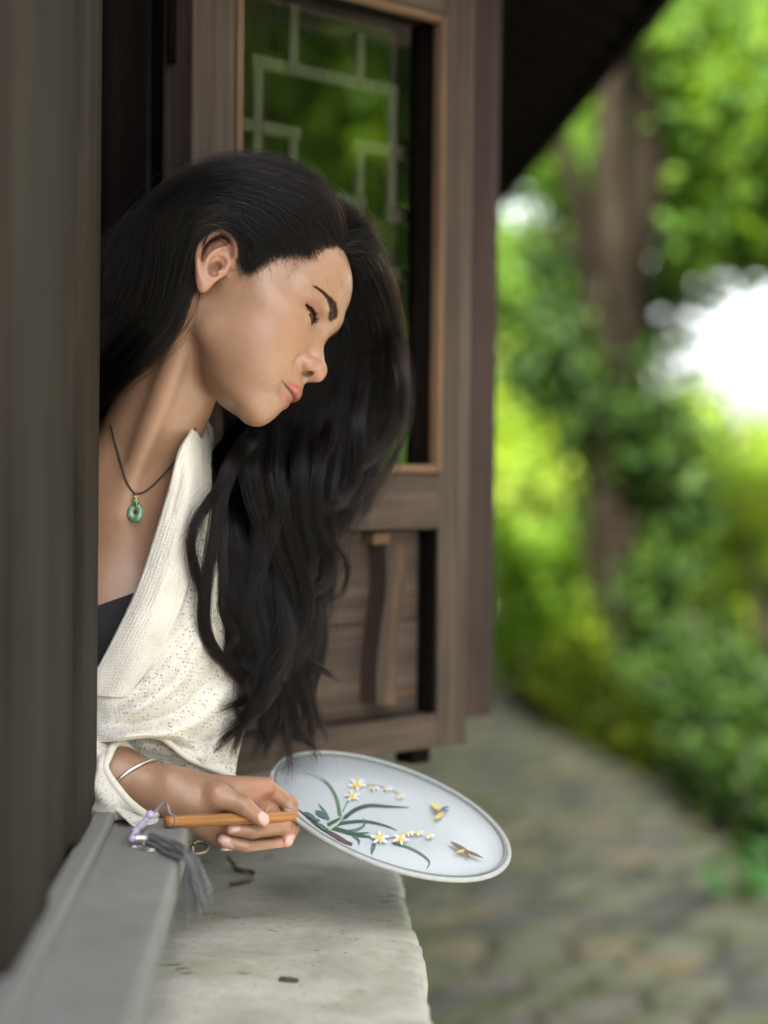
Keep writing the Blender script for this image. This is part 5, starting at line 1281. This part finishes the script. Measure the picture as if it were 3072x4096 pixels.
# --- fine baby hairs at hairline and loose flyaways
hl = HAIRLINE[:9] * (1, -1, 1); n = 1800
x = rgh.random(n) * (len(hl) - 1); i = np.minimum(x.astype(int), len(hl) - 2); f = (x - i)[:, None]
root = hl[i] * (1 - f) + hl[i + 1] * f + rgh.normal(0, 3.2, (n, 3)) + (-1.0, 0, 0.5)
dirs = np.stack([rgh.normal(-0.75, 0.3, n), np.full(n, -0.30), rgh.normal(0.30, 0.28, n)], 1)
back = rgh.random(n) < 0.14; dirs[back] = np.stack([rgh.normal(0.1, 0.5, back.sum()), np.full(back.sum(), -0.2), rgh.normal(-0.35, 0.35, back.sum())], 1)
ln = (rgh.uniform(8, 34, n) * np.where(back, 0.75, 1.0))[:, None, None]; q = np.linspace(0, 1, 10)[None, :, None]
S3 = root[:, None] + dirs[:, None] * ln * q + smooth_noise(rgh, n, 10, 2) * 3.0 * q ** 1.5
S3 = push_out(S3, 0.3 + 1.4 * np.linspace(0, 1, 10)[None])
# wisps loosened from the hairline over temple and forehead
n = 150; x = rgh.uniform(0.3, len(hl) - 1.01, n); i = x.astype(int); f = (x - i)[:, None]
root = hl[i] * (1 - f) + hl[i + 1] * f + (-3, 0, 2)
q = np.linspace(0, 1, 14)[None, :, None]; ln = rgh.uniform(14, 46, n)[:, None, None]
d0 = np.stack([rgh.normal(0.25, 0.45, n), np.full(n, -0.25), rgh.normal(0.05, 0.5, n)], 1)[:, None]; d1 = np.stack([rgh.normal(0.1, 0.5, n), np.zeros(n), rgh.normal(-0.75, 0.35, n)], 1)[:, None]
S8 = push_out(root[:, None] + d0 * ln * q * (1 - 0.5 * q) + d1 * ln * 0.75 * q ** 2, 0.4 + 2.2 * np.linspace(0, 1, 14)[None] * rgh.random(n)[:, None])
def flyaway(S, n, amp, freq=4):
    T = S[rgh.integers(0, len(S), n)]; k = T.shape[1]; t = np.linspace(0, 1, k)[None, :, None]
    return T + smooth_noise(rgh, n, k, freq) * amp * t ** 1.2
S4 = push_out(flyaway(S1, 260, 9), 2.0); S5 = np.concatenate([flyaway(S2[:, np.linspace(0, S2.shape[1] - 1, K).astype(int)], 330, 15), flyaway(S7, 420, 16)])
def hairW(S): return from_head(S.reshape(-1, 3)).reshape(S.shape)
rr = lambda n: rgh.uniform(0.75, 1.25, n)
M_HAIR2 = hair_material('dark_brown_hair', 0.90, 0.45, 0.16, 0.22, 1.5)
def two_tone(S, r0, r1, person, frac):
    w = rgh.random(len(S)) < frac
    hair_obj('hair', hairW(S[~w]), r0, r1, M_HAIR, person, rr((~w).sum()), 8.0); hair_obj('hair', hairW(S[w]), r0, r1, M_HAIR2, person, rr(w.sum()), 8.0)
def build_hair(person):
    two_tone(S1, 0.00011, 0.00007, person, 0.10)
    two_tone(S2, 0.00013, 0.00007, person, 0.16)
    hair_obj('hair', hairW(S6), 0.0001, 0.00005, M_HAIR, person, rr(len(S6)), 8.0)
    two_tone(S7, 0.00013, 0.00007, person, 0.22)
    hair_obj('hair', hairW(S3), 0.00005, 0.00002, M_HAIR, person, rr(len(S3)))
    hair_obj('hair', hairW(S8), 0.00005, 0.00002, M_HAIR, person, rr(len(S8)))
    hair_obj('hair', hairW(S4), 0.00005, 0.00003, M_HAIR, person, rr(len(S4)))
    hair_obj('hair', hairW(S5), 0.00005, 0.00003, M_HAIR, person, rr(len(S5)))
print('hair', round(time.time() - T0, 1))
# ================================================================== props: fan, necklace, bracelet, hooks
CRr, CRu, CRf = CR
def metal(name, col, rough, bumpy=0.0):
    m, t, b = new_mat(name); b.inputs['Base Color'].default_value = (*col, 1); b.inputs['Metallic'].default_value = 1.0; b.inputs['Roughness'].default_value = rough
    if bumpy: bump(t, b, noise(t, mapped(t, (1, 1, 1), 'Object'), 300, 4, 0.6), bumpy, 0.001)
    return m
def plain(name, col, rough=0.6, var=0.12, scale=80, spec=0.4):
    m, t, b = new_mat(name); n = noise(t, mapped(t, (1, 1, 1), 'Object'), scale, 4, 0.6)
    t.links.new(ramp(t, [(0.3, tuple(x * (1 - var) for x in col)), (0.7, tuple(x * (1 + var) for x in col))], n).outputs[0], b.inputs['Base Color'])
    b.inputs['Roughness'].default_value = rough; b.inputs['Specular IOR Level'].default_value = spec; return m
M_SILVER = metal('silver', (0.82, 0.80, 0.77), 0.22); M_GOLD = metal('gold', (0.85, 0.62, 0.22), 0.25); M_IRON = metal('old_bronze_iron', (0.20, 0.165, 0.12), 0.45, 0.4)
# ---- fan
FC = np.array(px(390.5, 813.5, 1.865)); FR = 0.1235
vf = (FC - CAM) / np.linalg.norm(FC - CAM); vr = np.cross(vf, CRu); vr /= np.linalg.norm(vr); vu = np.cross(vr, vf)     # view ray frame at the fan
fe1 = vr * 0.938 - vu * 0.345
fe2 = 0.384 * (vr * 0.345 + vu * 0.938) + 0.923 * vf
fe2 -= fe1 * (fe1 @ fe2); fe2 /= np.linalg.norm(fe2); fn = np.cross(fe1, fe2)
if fn @ CRf > 0: fn = -fn
def on_fan(u, v, lift=0.0):
    d = CR.T @ np.array([(u - 384) / F, -(v - 512) / F, 1.0]); o = FC + fn * lift; t = ((o - CAM) @ fn) / (d @ fn); return CAM + d * t
fan = tag(empty('hand_fan', (0, 0, 0)), 'round pale silk hand fan embroidered with orchids, held by its wooden handle', 'fan')
def silk_material():
    m = bpy.data.materials.new('pale_silk'); m.use_nodes = True; t = m.node_tree; b = t.nodes['Principled BSDF']; o = t.nodes['Material Output']
    n = noise(t, mapped(t, (1, 1, 1), 'Object'), 900, 2, 0.6); n0 = noise(t, mapped(t, (1, 1, 1), 'Object'), 12, 3, 0.6)
    c = ramp(t, [(0.3, (0.48, 0.52, 0.55)), (0.7, (0.53, 0.565, 0.59))], n0).outputs[0]
    t.links.new(c, b.inputs['Base Color']); b.inputs['Roughness'].default_value = 0.5; b.inputs['Sheen Weight'].default_value = 0.2
    bump(t, b, n, 0.2, 0.0003)
    tl = N(t, 'ShaderNodeBsdfTranslucent'); t.links.new(c, tl.inputs['Color']); mx = N(t, 'ShaderNodeMixShader'); mx.inputs[0].default_value = 0.2
    t.links.new(b.outputs[0], mx.inputs[1]); t.links.new(tl.outputs[0], mx.inputs[2]); t.links.new(mx.outputs[0], o.inputs[0]); return m
M_SILK = silk_material()
an = np.linspace(0, 2 * np.pi, 96, endpoint=False)
V = [FC]; Fc = []
for k, r in enumerate((0.5, 0.985)):
    V += [FC + FR * r * (math.cos(a) * fe1 + math.sin(a) * fe2) for a in an]
for j in range(96):
    l = (j + 1) % 96; Fc.append((0, 1 + j, 1 + l)); Fc.append((1 + j, 97 + j, 97 + l, 1 + l))
silk = mesh_pydata('silk', V, Fc, M_SILK, fan, True)
silk.modifiers.new('thickness', 'SOLIDIFY').thickness = 0.0006
M_RIM = plain('grey_white_rim_tape', (0.34, 0.355, 0.35), 0.55, 0.10, 300); M_RIM2 = plain('grey_rim_line', (0.20, 0.22, 0.21), 0.6)
rim = np.array([FC + FR * (math.cos(a) * fe1 + math.sin(a) * fe2) for a in an])
tube('rim', rim, 0.0026, M_RIM, fan, 12, closed=True)
tube('rim_piping', np.array([FC + fn * 0.0015 + (FR - 0.0042) * (math.cos(a) * fe1 + math.sin(a) * fe2) for a in an]), 0.0011, M_RIM2, fan, 8, closed=True)
M_HANDLE = wood_mat('orange_wood_handle', 0, (0.36, 0.150, 0.045), (0.50, 0.235, 0.075), (0.60, 0.31, 0.11), 0.38, scale=1.5)
hdir = -(208 * fe1 + 221 * fe2); hdir /= np.linalg.norm(hdir)
tl_ = None; best = 1e9
for t_ in np.linspace(FR, 0.34, 400):
    q = CR @ (FC + hdir * t_ - CAM); u_ = 384 + F * q[0] / q[2]
    if abs(u_ - 166) < best: best = abs(u_ - 166); tl_ = t_
HL = tl_
def hpt(s, lift=0.0): return FC + hdir * s + fn * lift
hrot = Matrix((Vector(hdir), Vector(np.cross(fn, hdir)), Vector(fn))).transposed()
hv_, hf_ = tube_arrays([(s, 0, 0) for s in np.concatenate([[FR - 0.004], np.linspace(FR - 0.002, HL - 0.002, 20), [HL]])], np.concatenate([[0.0030], np.full(20, 0.0054), [0.0046]]), 16)
ho = mesh_pydata('handle', hv_, hf_, M_HANDLE, fan, True); ho.matrix_local = Matrix.Translation(Vector(FC)) @ hrot.to_4x4()
print('fan handle length', HL - FR, 'end', hpt(HL))
# embroidery
def emb(name, poly, m, lift=0.0005):
    P_ = [on_fan(250 + .1733 * x, 725 + .1733 * y, lift) for x, y in poly]; return mesh_pydata(name, P_, [tuple(range(len(P_)))], m, fan)
ecount = [0]
def stroke(name, pts, w0, w1, m, mid=None):
    ecount[0] += 1; lift = 0.0005 + 0.00006 * ecount[0]
    C_ = catmull(np.array(pts, float), 22); tg = np.gradient(C_, axis=0); tg /= np.linalg.norm(tg, axis=1)[:, None]; nn = np.stack([-tg[:, 1], tg[:, 0]], 1)
    t = np.linspace(0, 1, 22); w = w0 + (w1 - w0) * t
    if mid: w = w + mid * np.sin(np.pi * t)
    w = np.maximum(w, 0.8); w[0] = min(w[0], 1.0)
    L_ = C_ + nn * w[:, None] / 2; R_ = C_ - nn * w[:, None] / 2
    V = [on_fan(250 + .1733 * x, 725 + .1733 * y, lift) for x, y in np.vstack([L_, R_])]
    mesh_pydata(name, V, [(i, i + 1, 22 + i + 1, 22 + i) for i in range(21)], m, fan)
G_D = plain('dark_green_thread', (0.035, 0.070, 0.050), 0.55, 0.3, 400); G_M = plain('green_thread', (0.085, 0.15, 0.095), 0.55, 0.3, 400); G_L = plain('pale_green_thread', (0.33, 0.42, 0.32), 0.55, 0.2, 400)
T_L = plain('teal_thread', (0.06, 0.11, 0.115), 0.55, 0.3, 400); B_R = plain('brown_thread', (0.085, 0.055, 0.05), 0.6, 0.35, 400); WH = plain('white_thread', (0.66, 0.65, 0.68), 0.5, 0.05, 300); YE = plain('yellow_thread', (0.66, 0.47, 0.06), 0.5, 0.2, 400)
def blob2(name, x, y, rx, ry, ang, m):
    ecount[0] += 1; lift = 0.0005 + 0.00006 * ecount[0]; ca, sa = math.cos(ang), math.sin(ang)
    P_ = [(x + rx * math.cos(a) * ca - ry * math.sin(a) * sa, y + rx * math.cos(a) * sa + ry * math.sin(a) * ca) for a in np.linspace(0, 6.283, 14, endpoint=False)]
    mesh_pydata(name, [on_fan(250 + .1733 * a, 725 + .1733 * b_, lift) for a, b_ in P_], [tuple(range(14))], m, fan)
for pts, w0, w1, m, mid in [
    ([(265, 478), (320, 520), (380, 570), (450, 615), (530, 665), (590, 690)], 4, 20, B_R, 12), ([(430, 600), (500, 640), (560, 675)], 8, 14, B_R, 10),
    ([(325, 262), (400, 300), (460, 352), (502, 430), (520, 525)], 8, 20, G_M, 2), ([(325, 262), (380, 288), (430, 325)], 10, 3, G_L, 4),
    ([(925, 475), (800, 470), (690, 464), (610, 488), (545, 535)], 3, 22, G_D, 8), ([(850, 607), (770, 577), (670, 556), (570, 560), (470, 580)], 3, 18, G_D, 6),
    ([(1018, 832), (1036, 790), (985, 742), (905, 702), (828, 685)], 3, 12, G_M, 6), ([(395, 452), (430, 500), (455, 548)], 3, 16, G_M, 8),
    ([(655, 535), (660, 575), (620, 602), (556, 612)], 5, 12, G_M, 6), ([(730, 645), (650, 640), (570, 620), (470, 590)], 3, 24, G_D, 6), ([(690, 620), (600, 625), (500, 605)], 3, 14, G_D, 5),
    ([(560, 530), (520, 545), (450, 580)], 4, 30, G_D, 6), ([(540, 530), (500, 570), (450, 600)], 6, 22, G_L, 2),
    ([(702, 745), (712, 705), (716, 680)], 6, 12, G_M, 16), ([(627, 695), (628, 662), (590, 640)], 5, 6, G_M, 5),
    ([(585, 420), (560, 450), (535, 500)], 5, 6, G_M, 0), ([(600, 350), (700, 345), (790, 362), (870, 402)], 4, 4, G_M, 0), ([(780, 655), (870, 640), (1000, 615)], 4, 4, G_M, 0)]:
    stroke('embroidered_leaf', pts, w0, w1, m, mid)
for x, y, rx, ry, a in [(345, 520, 36, 12, .5), (412, 515, 40, 15, .55), (418, 588, 34, 12, .6), (380, 545, 26, 9, .3)]: blob2('embroidered_leaf', x, y, rx, ry, a, T_L)
def flower(x, y, s, tilt, closed=False):
    for k in range(3 if closed else 5):
        a = tilt + k * (0.7 if closed else 1.26); blob2('embroidered_petal', x + math.cos(a) * 27 * s, y + math.sin(a) * 15 * s, 22 * s, 7.5 * s, math.atan2(math.sin(a) * .55, math.cos(a)), WH)
    for k in range(2 if closed else 3):
        a = tilt + 0.5 + k * 1.9; blob2('embroidered_petal', x + math.cos(a) * 12 * s, y + math.sin(a) * 8 * s, 22 * s, 6.5 * s, a, YE)
for f in [(620, 340, 1.15, 0.3), (592, 408, 1.0, 0.8), (712, 357, .75, 0.1, True), (792, 362, .7, 0.2, True), (866, 402, .7, 0.4, True), (750, 650, 1.15, 0.9), (870, 656, 1.05, 0.2), (912, 617, .8, 0.1, True), (968, 614, .75, 0.1, True), (1032, 630, .75, 0.3, True)]: flower(*f)
Y2 = plain('butterfly_yellow_thread', (0.55, 0.42, 0.08), 0.5, 0.3, 400); B2 = plain('butterfly_blue_thread', (0.06, 0.09, 0.13), 0.5, 0.3, 400); B3 = plain('moth_brown_thread', (0.12, 0.085, 0.045), 0.5, 0.35, 400)
for pts, w0, w1, m, mid in [([(1040, 442), (1070, 468), (1100, 500)], 6, 16, Y2, 12), ([(1150, 470), (1120, 480), (1095, 500)], 5, 12, B2, 8), ([(1150, 492), (1115, 497)], 4, 8, B2, 4), ([(1070, 535), (1090, 525), (1110, 505)], 14, 20, Y2, 8), ([(1058, 480), (1085, 497), (1105, 500)], 3, 10, B3, 6), ([(1035, 490), (1080, 500)], 3, 3, B2, 0),
                            ([(1155, 672), (1200, 700), (1245, 728)], 6, 26, B3, 10), ([(1345, 768), (1300, 748), (1245, 728)], 3, 22, B3, 6), ([(1190, 735), (1215, 728), (1240, 725)], 6, 16, Y2, 4), ([(1270, 765), (1250, 745), (1235, 725)], 5, 12, B3, 4)]:
    stroke('embroidered_butterfly', pts, w0, w1, m, mid)
# ---- tassel with beads, tied to the handle end
M_CORD = plain('grey_cord', (0.22, 0.22, 0.23), 0.5); M_LAV = plain('lavender_stone', (0.46, 0.42, 0.62), 0.22, 0.1, 120, 0.6)
M_LAV.node_tree.nodes['Principled BSDF'].inputs['Subsurface Weight'].default_value = 0.4; M_LAV.node_tree.nodes['Principled BSDF'].inputs['Subsurface Scale'].default_value = 0.004
he = hpt(HL - 0.006); hy = he[1]; k3 = lambda x, y, Y: px(*c3(x, y), Y)
tas = empty('tassel', (0, 0, 0), 0, fan)
cr_ = np.cross(hdir, fn)
tube('cord', [he + 0.0062 * (math.cos(a) * fn + math.sin(a) * cr_) for a in np.linspace(0, 6.283, 20, endpoint=False)], 0.0007, M_CORD, tas, 6, closed=True)
tube('cord', catmull(np.array([he + fn * 0.005, k3(570, 700, hy - .004), k3(558, 648, hy - .003), k3(540, 630, hy), k3(505, 648, hy), k3(470, 690, hy), k3(440, 713, hy)]), 40), 0.0008, M_CORD, tas, 6)
tube('cord', catmull(np.array([he + fn * 0.005 + hdir * 0.001, k3(580, 705, hy - .004), k3(566, 655, hy - .002), k3(543, 640, hy + .001), k3(512, 656, hy + .001), k3(476, 694, hy), k3(440, 713, hy)]), 40), 0.0006, M_CORD, tas, 6)
def lathe(name, p0, p1, prof, m, parent, n=20):
    p0 = np.array(p0); p1 = np.array(p1); T = np.linspace(0, 1, len(prof)); v, f = tube_arrays([p0 + (p1 - p0) * t for t in T], prof, n); return mesh_pydata(name, v, f, m, parent, True)
def ball(name, c, r, m, parent):
    bm = bmesh.new(); bmesh.ops.create_uvsphere(bm, u_segments=24, v_segments=16, radius=r); me = bpy.data.meshes.new(name); bm.to_mesh(me); bm.free()
    o = link_mesh(name, me, m, parent, True); o.location = c; return o
def on_sill(x, y, up=0.0):
    u, v = c3(x, y); d = CR.T @ np.array([(u - 384) / F, -(v - 512) / F, 1.0]); return CAM + d * ((SILL_Z + up - CAM[2]) / d[2])
ty = on_sill(330, 890, 0.004)[1]
ball('bead', k3(437, 714, hy), 0.0040, M_LAV, tas)
t = np.linspace(0, 1, 24); lathe('bead', k3(418, 738, hy + .001), k3(312, 856, ty), 0.0016 + 0.0019 * np.sin(np.pi * np.clip(t * 1.15 - 0.05, 0, 1)) ** 0.8 + 0.0006 * np.sin(t * 18), M_LAV, tas)
ball('bead', k3(316, 880, ty), 0.0037, M_LAV, tas)
lathe('binding', k3(338, 882, ty), k3(420, 880, ty), 0.0046 + 0.00035 * np.sin(np.linspace(0, 60, 60)), M_SILVER, tas, 18)
rgs = np.random.default_rng(4); n = 170
yh = on_sill(650, 1000, 0.003)[1]
cen = np.array([k3(335, 882, ty), on_sill(440, 890, .004), on_sill(540, 930, .003), on_sill(620, 975, .003), k3(690, 1035, yh), k3(735, 1130, yh), k3(760, 1240, yh), k3(785, 1350, yh)])
C_ = catmull(cen, 26); sp = np.interp(np.linspace(0, 1, 26), [0, .12, .4, .75, 1], [.002, .0036, .0065, .0075, .0105])
S = C_[None] + (rgs.normal(0, 0.55, (n, 1, 3)) * sp[None, :, None]) + smooth_noise(rgs, n, 26, 5) * 0.0010 * np.linspace(0, 1, 26)[None, :, None]
L_ = rgs.uniform(0.90, 1.0, n)[:, None] * np.linspace(0, 1, 26)[None] * 25; i = np.minimum(L_.astype(int), 24); f = (L_ - i)[..., None]; ii = np.arange(n)[:, None]; S = S[ii, i] * (1 - f) + S[ii, i + 1] * f
inside = (S[..., 0] < -0.080); S[..., 2] = np.where(inside, np.maximum(S[..., 2], SILL_Z + 0.0008 + 0.003 * rgs.random((n, 1))), S[..., 2])
M_TAS, t, b = new_mat('grey_silk_thread'); b.inputs['Base Color'].default_value = (0.12, 0.115, 0.12, 1); b.inputs['Roughness'].default_value = 0.35; b.inputs['Sheen Weight'].default_value = 0.3
hair_obj('fringe', S, 0.00055, 0.00045, M_TAS, tas, rgs.uniform(0.7, 1.3, n))
tube('cord', catmull(np.array([on_sill(395, 905, .003), on_sill(385, 930, .001), on_sill(330, 938, .001), on_sill(280, 936, .001)]), 14), 0.0006, M_SILVER, tas, 6)
tube('cord', catmull(np.array([on_sill(350, 955, .001), on_sill(420, 960, .001), on_sill(480, 958, .001)]), 10), 0.0006, M_SILVER, tas, 6)
# ---- bracelet
def make_bracelet():
    c = px(140, 780, 1.770); A = CRr * 0.72 + CRu * 0.69; Bv = -CRf * 0.90 - CRr * 0.40 + CRu * 0.20
    Bv -= A * (A @ Bv); Bv /= np.linalg.norm(Bv)
    an_ = np.linspace(0, 2 * np.pi, 160, endpoint=False)
    pts = []
    for a in an_:                      # settle the ring on the forearm
        d = math.cos(a) * A + math.sin(a) * Bv; r = 0.015
        for _ in range(50):
            s = float(hand_sdf(np.array([(c + d * r) * 1000]))[0]) / 1000; r += (0.0024 - s) * 0.7
            if abs(s - 0.0024) < 1e-4: break
        pts.append(r)
    pts = np.array(pts); w = np.ones(31) / 31; pr = np.convolve(np.concatenate([pts[-15:], pts, pts[:15]]), w, 'valid'); pr = np.maximum(pr, pts)
    ring_ = np.array([c + (math.cos(a) * A + math.sin(a) * Bv) * r for a, r in zip(an_, pr)])
    br = tag(empty('bracelet', (0, 0, 0)), 'thin silver snake chain bracelet on the bare wrist', 'bracelet')
    tube('chain', ring_, 0.00135 + 0.00018 * np.sin(np.arange(160) * 2.6), M_SILVER, br, 10, closed=True)
    k = 52
    tube('clasp', ring_[k - 2:k + 3], 0.0022, M_SILVER, br, 12)
# ---- necklace
def make_necklace():
    nk = tag(empty('necklace', (0, 0, 0)), 'black cord necklace with a green jade ring pendant on bare chest', 'necklace')
    M_BC = plain('black_waxed_cord', (0.012, 0.011, 0.011), 0.45, 0.2, 800)
    L1 = [(88, 345), (96, 372), (102, 393), (106, 410), (112, 432), (119, 457), (125, 478), (130, 488), (135, 494)]
    L2 = [(135, 494), (143, 492.5), (152, 486), (161, 477), (170, 467), (179, 455), (187, 443), (196, 428)]
    for L_ in (L1, L2):
        q = catmull(np.array(L_, float), 34); P_ = np.array([skin_hit(a, b_, lift=0.0016) for a, b_ in q])
        P_[:, 1] = np.convolve(np.pad(P_[:, 1], 2, mode='edge'), np.ones(5) / 5, 'valid'); tube('cord', P_, 0.00085, M_BC, nk, 8)
    c = skin_hit(135.2, 512.5, lift=0.0036)
    m, t, b = new_mat('green_jade'); oc = mapped(t, (1, 1, 1), 'Object'); n_ = noise(t, oc, 120, 5, 0.6)
    t.links.new(ramp(t, [(0.3, (0.055, 0.16, 0.085)), (0.5, (0.12, 0.25, 0.15)), (0.7, (0.30, 0.40, 0.30))], n_).outputs[0], b.inputs['Base Color'])
    b.inputs['Roughness'].default_value = 0.10; b.inputs['Subsurface Weight'].default_value = 0.5; b.inputs['Subsurface Scale'].default_value = 0.004; b.inputs['Coat Weight'].default_value = 0.5
    s = 1.80 / F
    e1 = CRr; e2 = CRu * 0.98 + CRf * 0.2; a_ = np.linspace(0, 2 * np.pi, 40, endpoint=False); nrm = np.cross(e1, e2)
    V = []; ns = 14
    for a in a_:
        ctr_r = 0.60; wr = 0.40
        for k in range(ns):
            p = 2 * np.pi * k / ns; rr_ = ctr_r + wr * math.cos(p)
            V.append(c + e1 * math.cos(a) * rr_ * 8.2 * s + e2 * math.sin(a) * rr_ * 10.6 * s + nrm * 0.0024 * math.sin(p))
    Fc = [(i * ns + k, i * ns + (k + 1) % ns, ((i + 1) % 40) * ns + (k + 1) % ns, ((i + 1) % 40) * ns + k) for i in range(40) for k in range(ns)]
    mesh_pydata('jade_ring', V, Fc, m, nk, True)
    top = skin_hit(136, 501, lift=0.0045)
    lathe('bead', top - e1 * 0.0034, top + e1 * 0.0034, [0.0012, 0.0022, 0.0028, 0.0029, 0.0028, 0.0022, 0.0012], m, nk, 16)
    tube('bail', [skin_hit(135.5, 494, lift=.0035), skin_hit(136, 498, lift=0.006), skin_hit(136.5, 503, lift=.0072), skin_hit(136.6, 508, lift=.007), skin_hit(136, 512, lift=.0045)], 0.0006, M_GOLD, nk, 8)
    for dx in (-1.2, 1.2): ball('gold_bead', skin_hit(136 + dx, 496.5, lift=.004), 0.0011, M_GOLD, nk)
# ---- iron hooks on the sill and ledge
hk = tag(empty('window_hook', (0, 0, 0)), 'old bronze ring and hanging hook screwed to the sill edge', 'hook')
ry_ = 1.715
rc = k3(770, 945, ry_); ra, rb = CRr * 0.0095, CRu * 0.0042 + CRf * 0.007
tube('eye', [rc + ra * math.cos(a) + rb * math.sin(a) for a in np.linspace(0, 6.283, 28, endpoint=False)], 0.0019, M_IRON, hk, 10, closed=True)
tube('screw', [rc - ra * 0.95, rc - ra * 1.0 - np.array([0.012, 0, 0])], 0.0020, M_IRON, hk, 10)
tube('rod', catmull(np.array([k3(752, 905, ry_ - .004), k3(735, 930, ry_ - .002), k3(738, 965, ry_ - .004), k3(752, 1010, ry_ - .003), k3(758, 1060, ry_), k3(775, 1100, ry_), k3(805, 1108, ry_)]), 30), 0.0020, M_IRON, hk, 10)
ball('knob', k3(806, 1106, ry_), 0.0028, M_IRON, hk)
ih = tag(empty('iron_hook', (0, 0, 0)), 'bent iron stay hook lying on the stone ledge', 'hook')
def on_ledge(x, y, up):
    u, v = c3(x, y); d = CR.T @ np.array([(u - 384) / F, -(v - 512) / F, 1.0]); return CAM + d * ((LEDGE_Z + up - CAM[2]) / d[2])
hkp = [on_ledge(985, 1010, .016), on_ledge(1010, 1045, .008), on_ledge(1035, 1085, .004), on_ledge(1080, 1105, .004), on_ledge(1140, 1110, .004), on_ledge(1168, 1132, .004), on_ledge(1140, 1165, .004), on_ledge(1080, 1180, .004), on_ledge(1000, 1198, .004)]
tube('rod', catmull(np.array(hkp), 50), 0.0021, M_IRON, ih, 10)
# ---- bits of litter on the ledge
M_CHIP = plain('dark_bark', (0.05, 0.045, 0.04), 0.8, 0.3)
chip = bevel_box('bark_chip', (0.016, 0.007, 0.003), on_ledge(1405, 1866, 0.002), M_CHIP, None, 0.001, 1, rot=(0.05, 0.12, -0.35), jit=0.0012)
tag(chip, 'small dark bark chip lying on the stone ledge', 'bark chip')
print('props', round(time.time() - T0, 1))
make_clothes(person)
build_hair(person)
make_bracelet()
make_necklace()
print('all', round(time.time() - T0, 1))
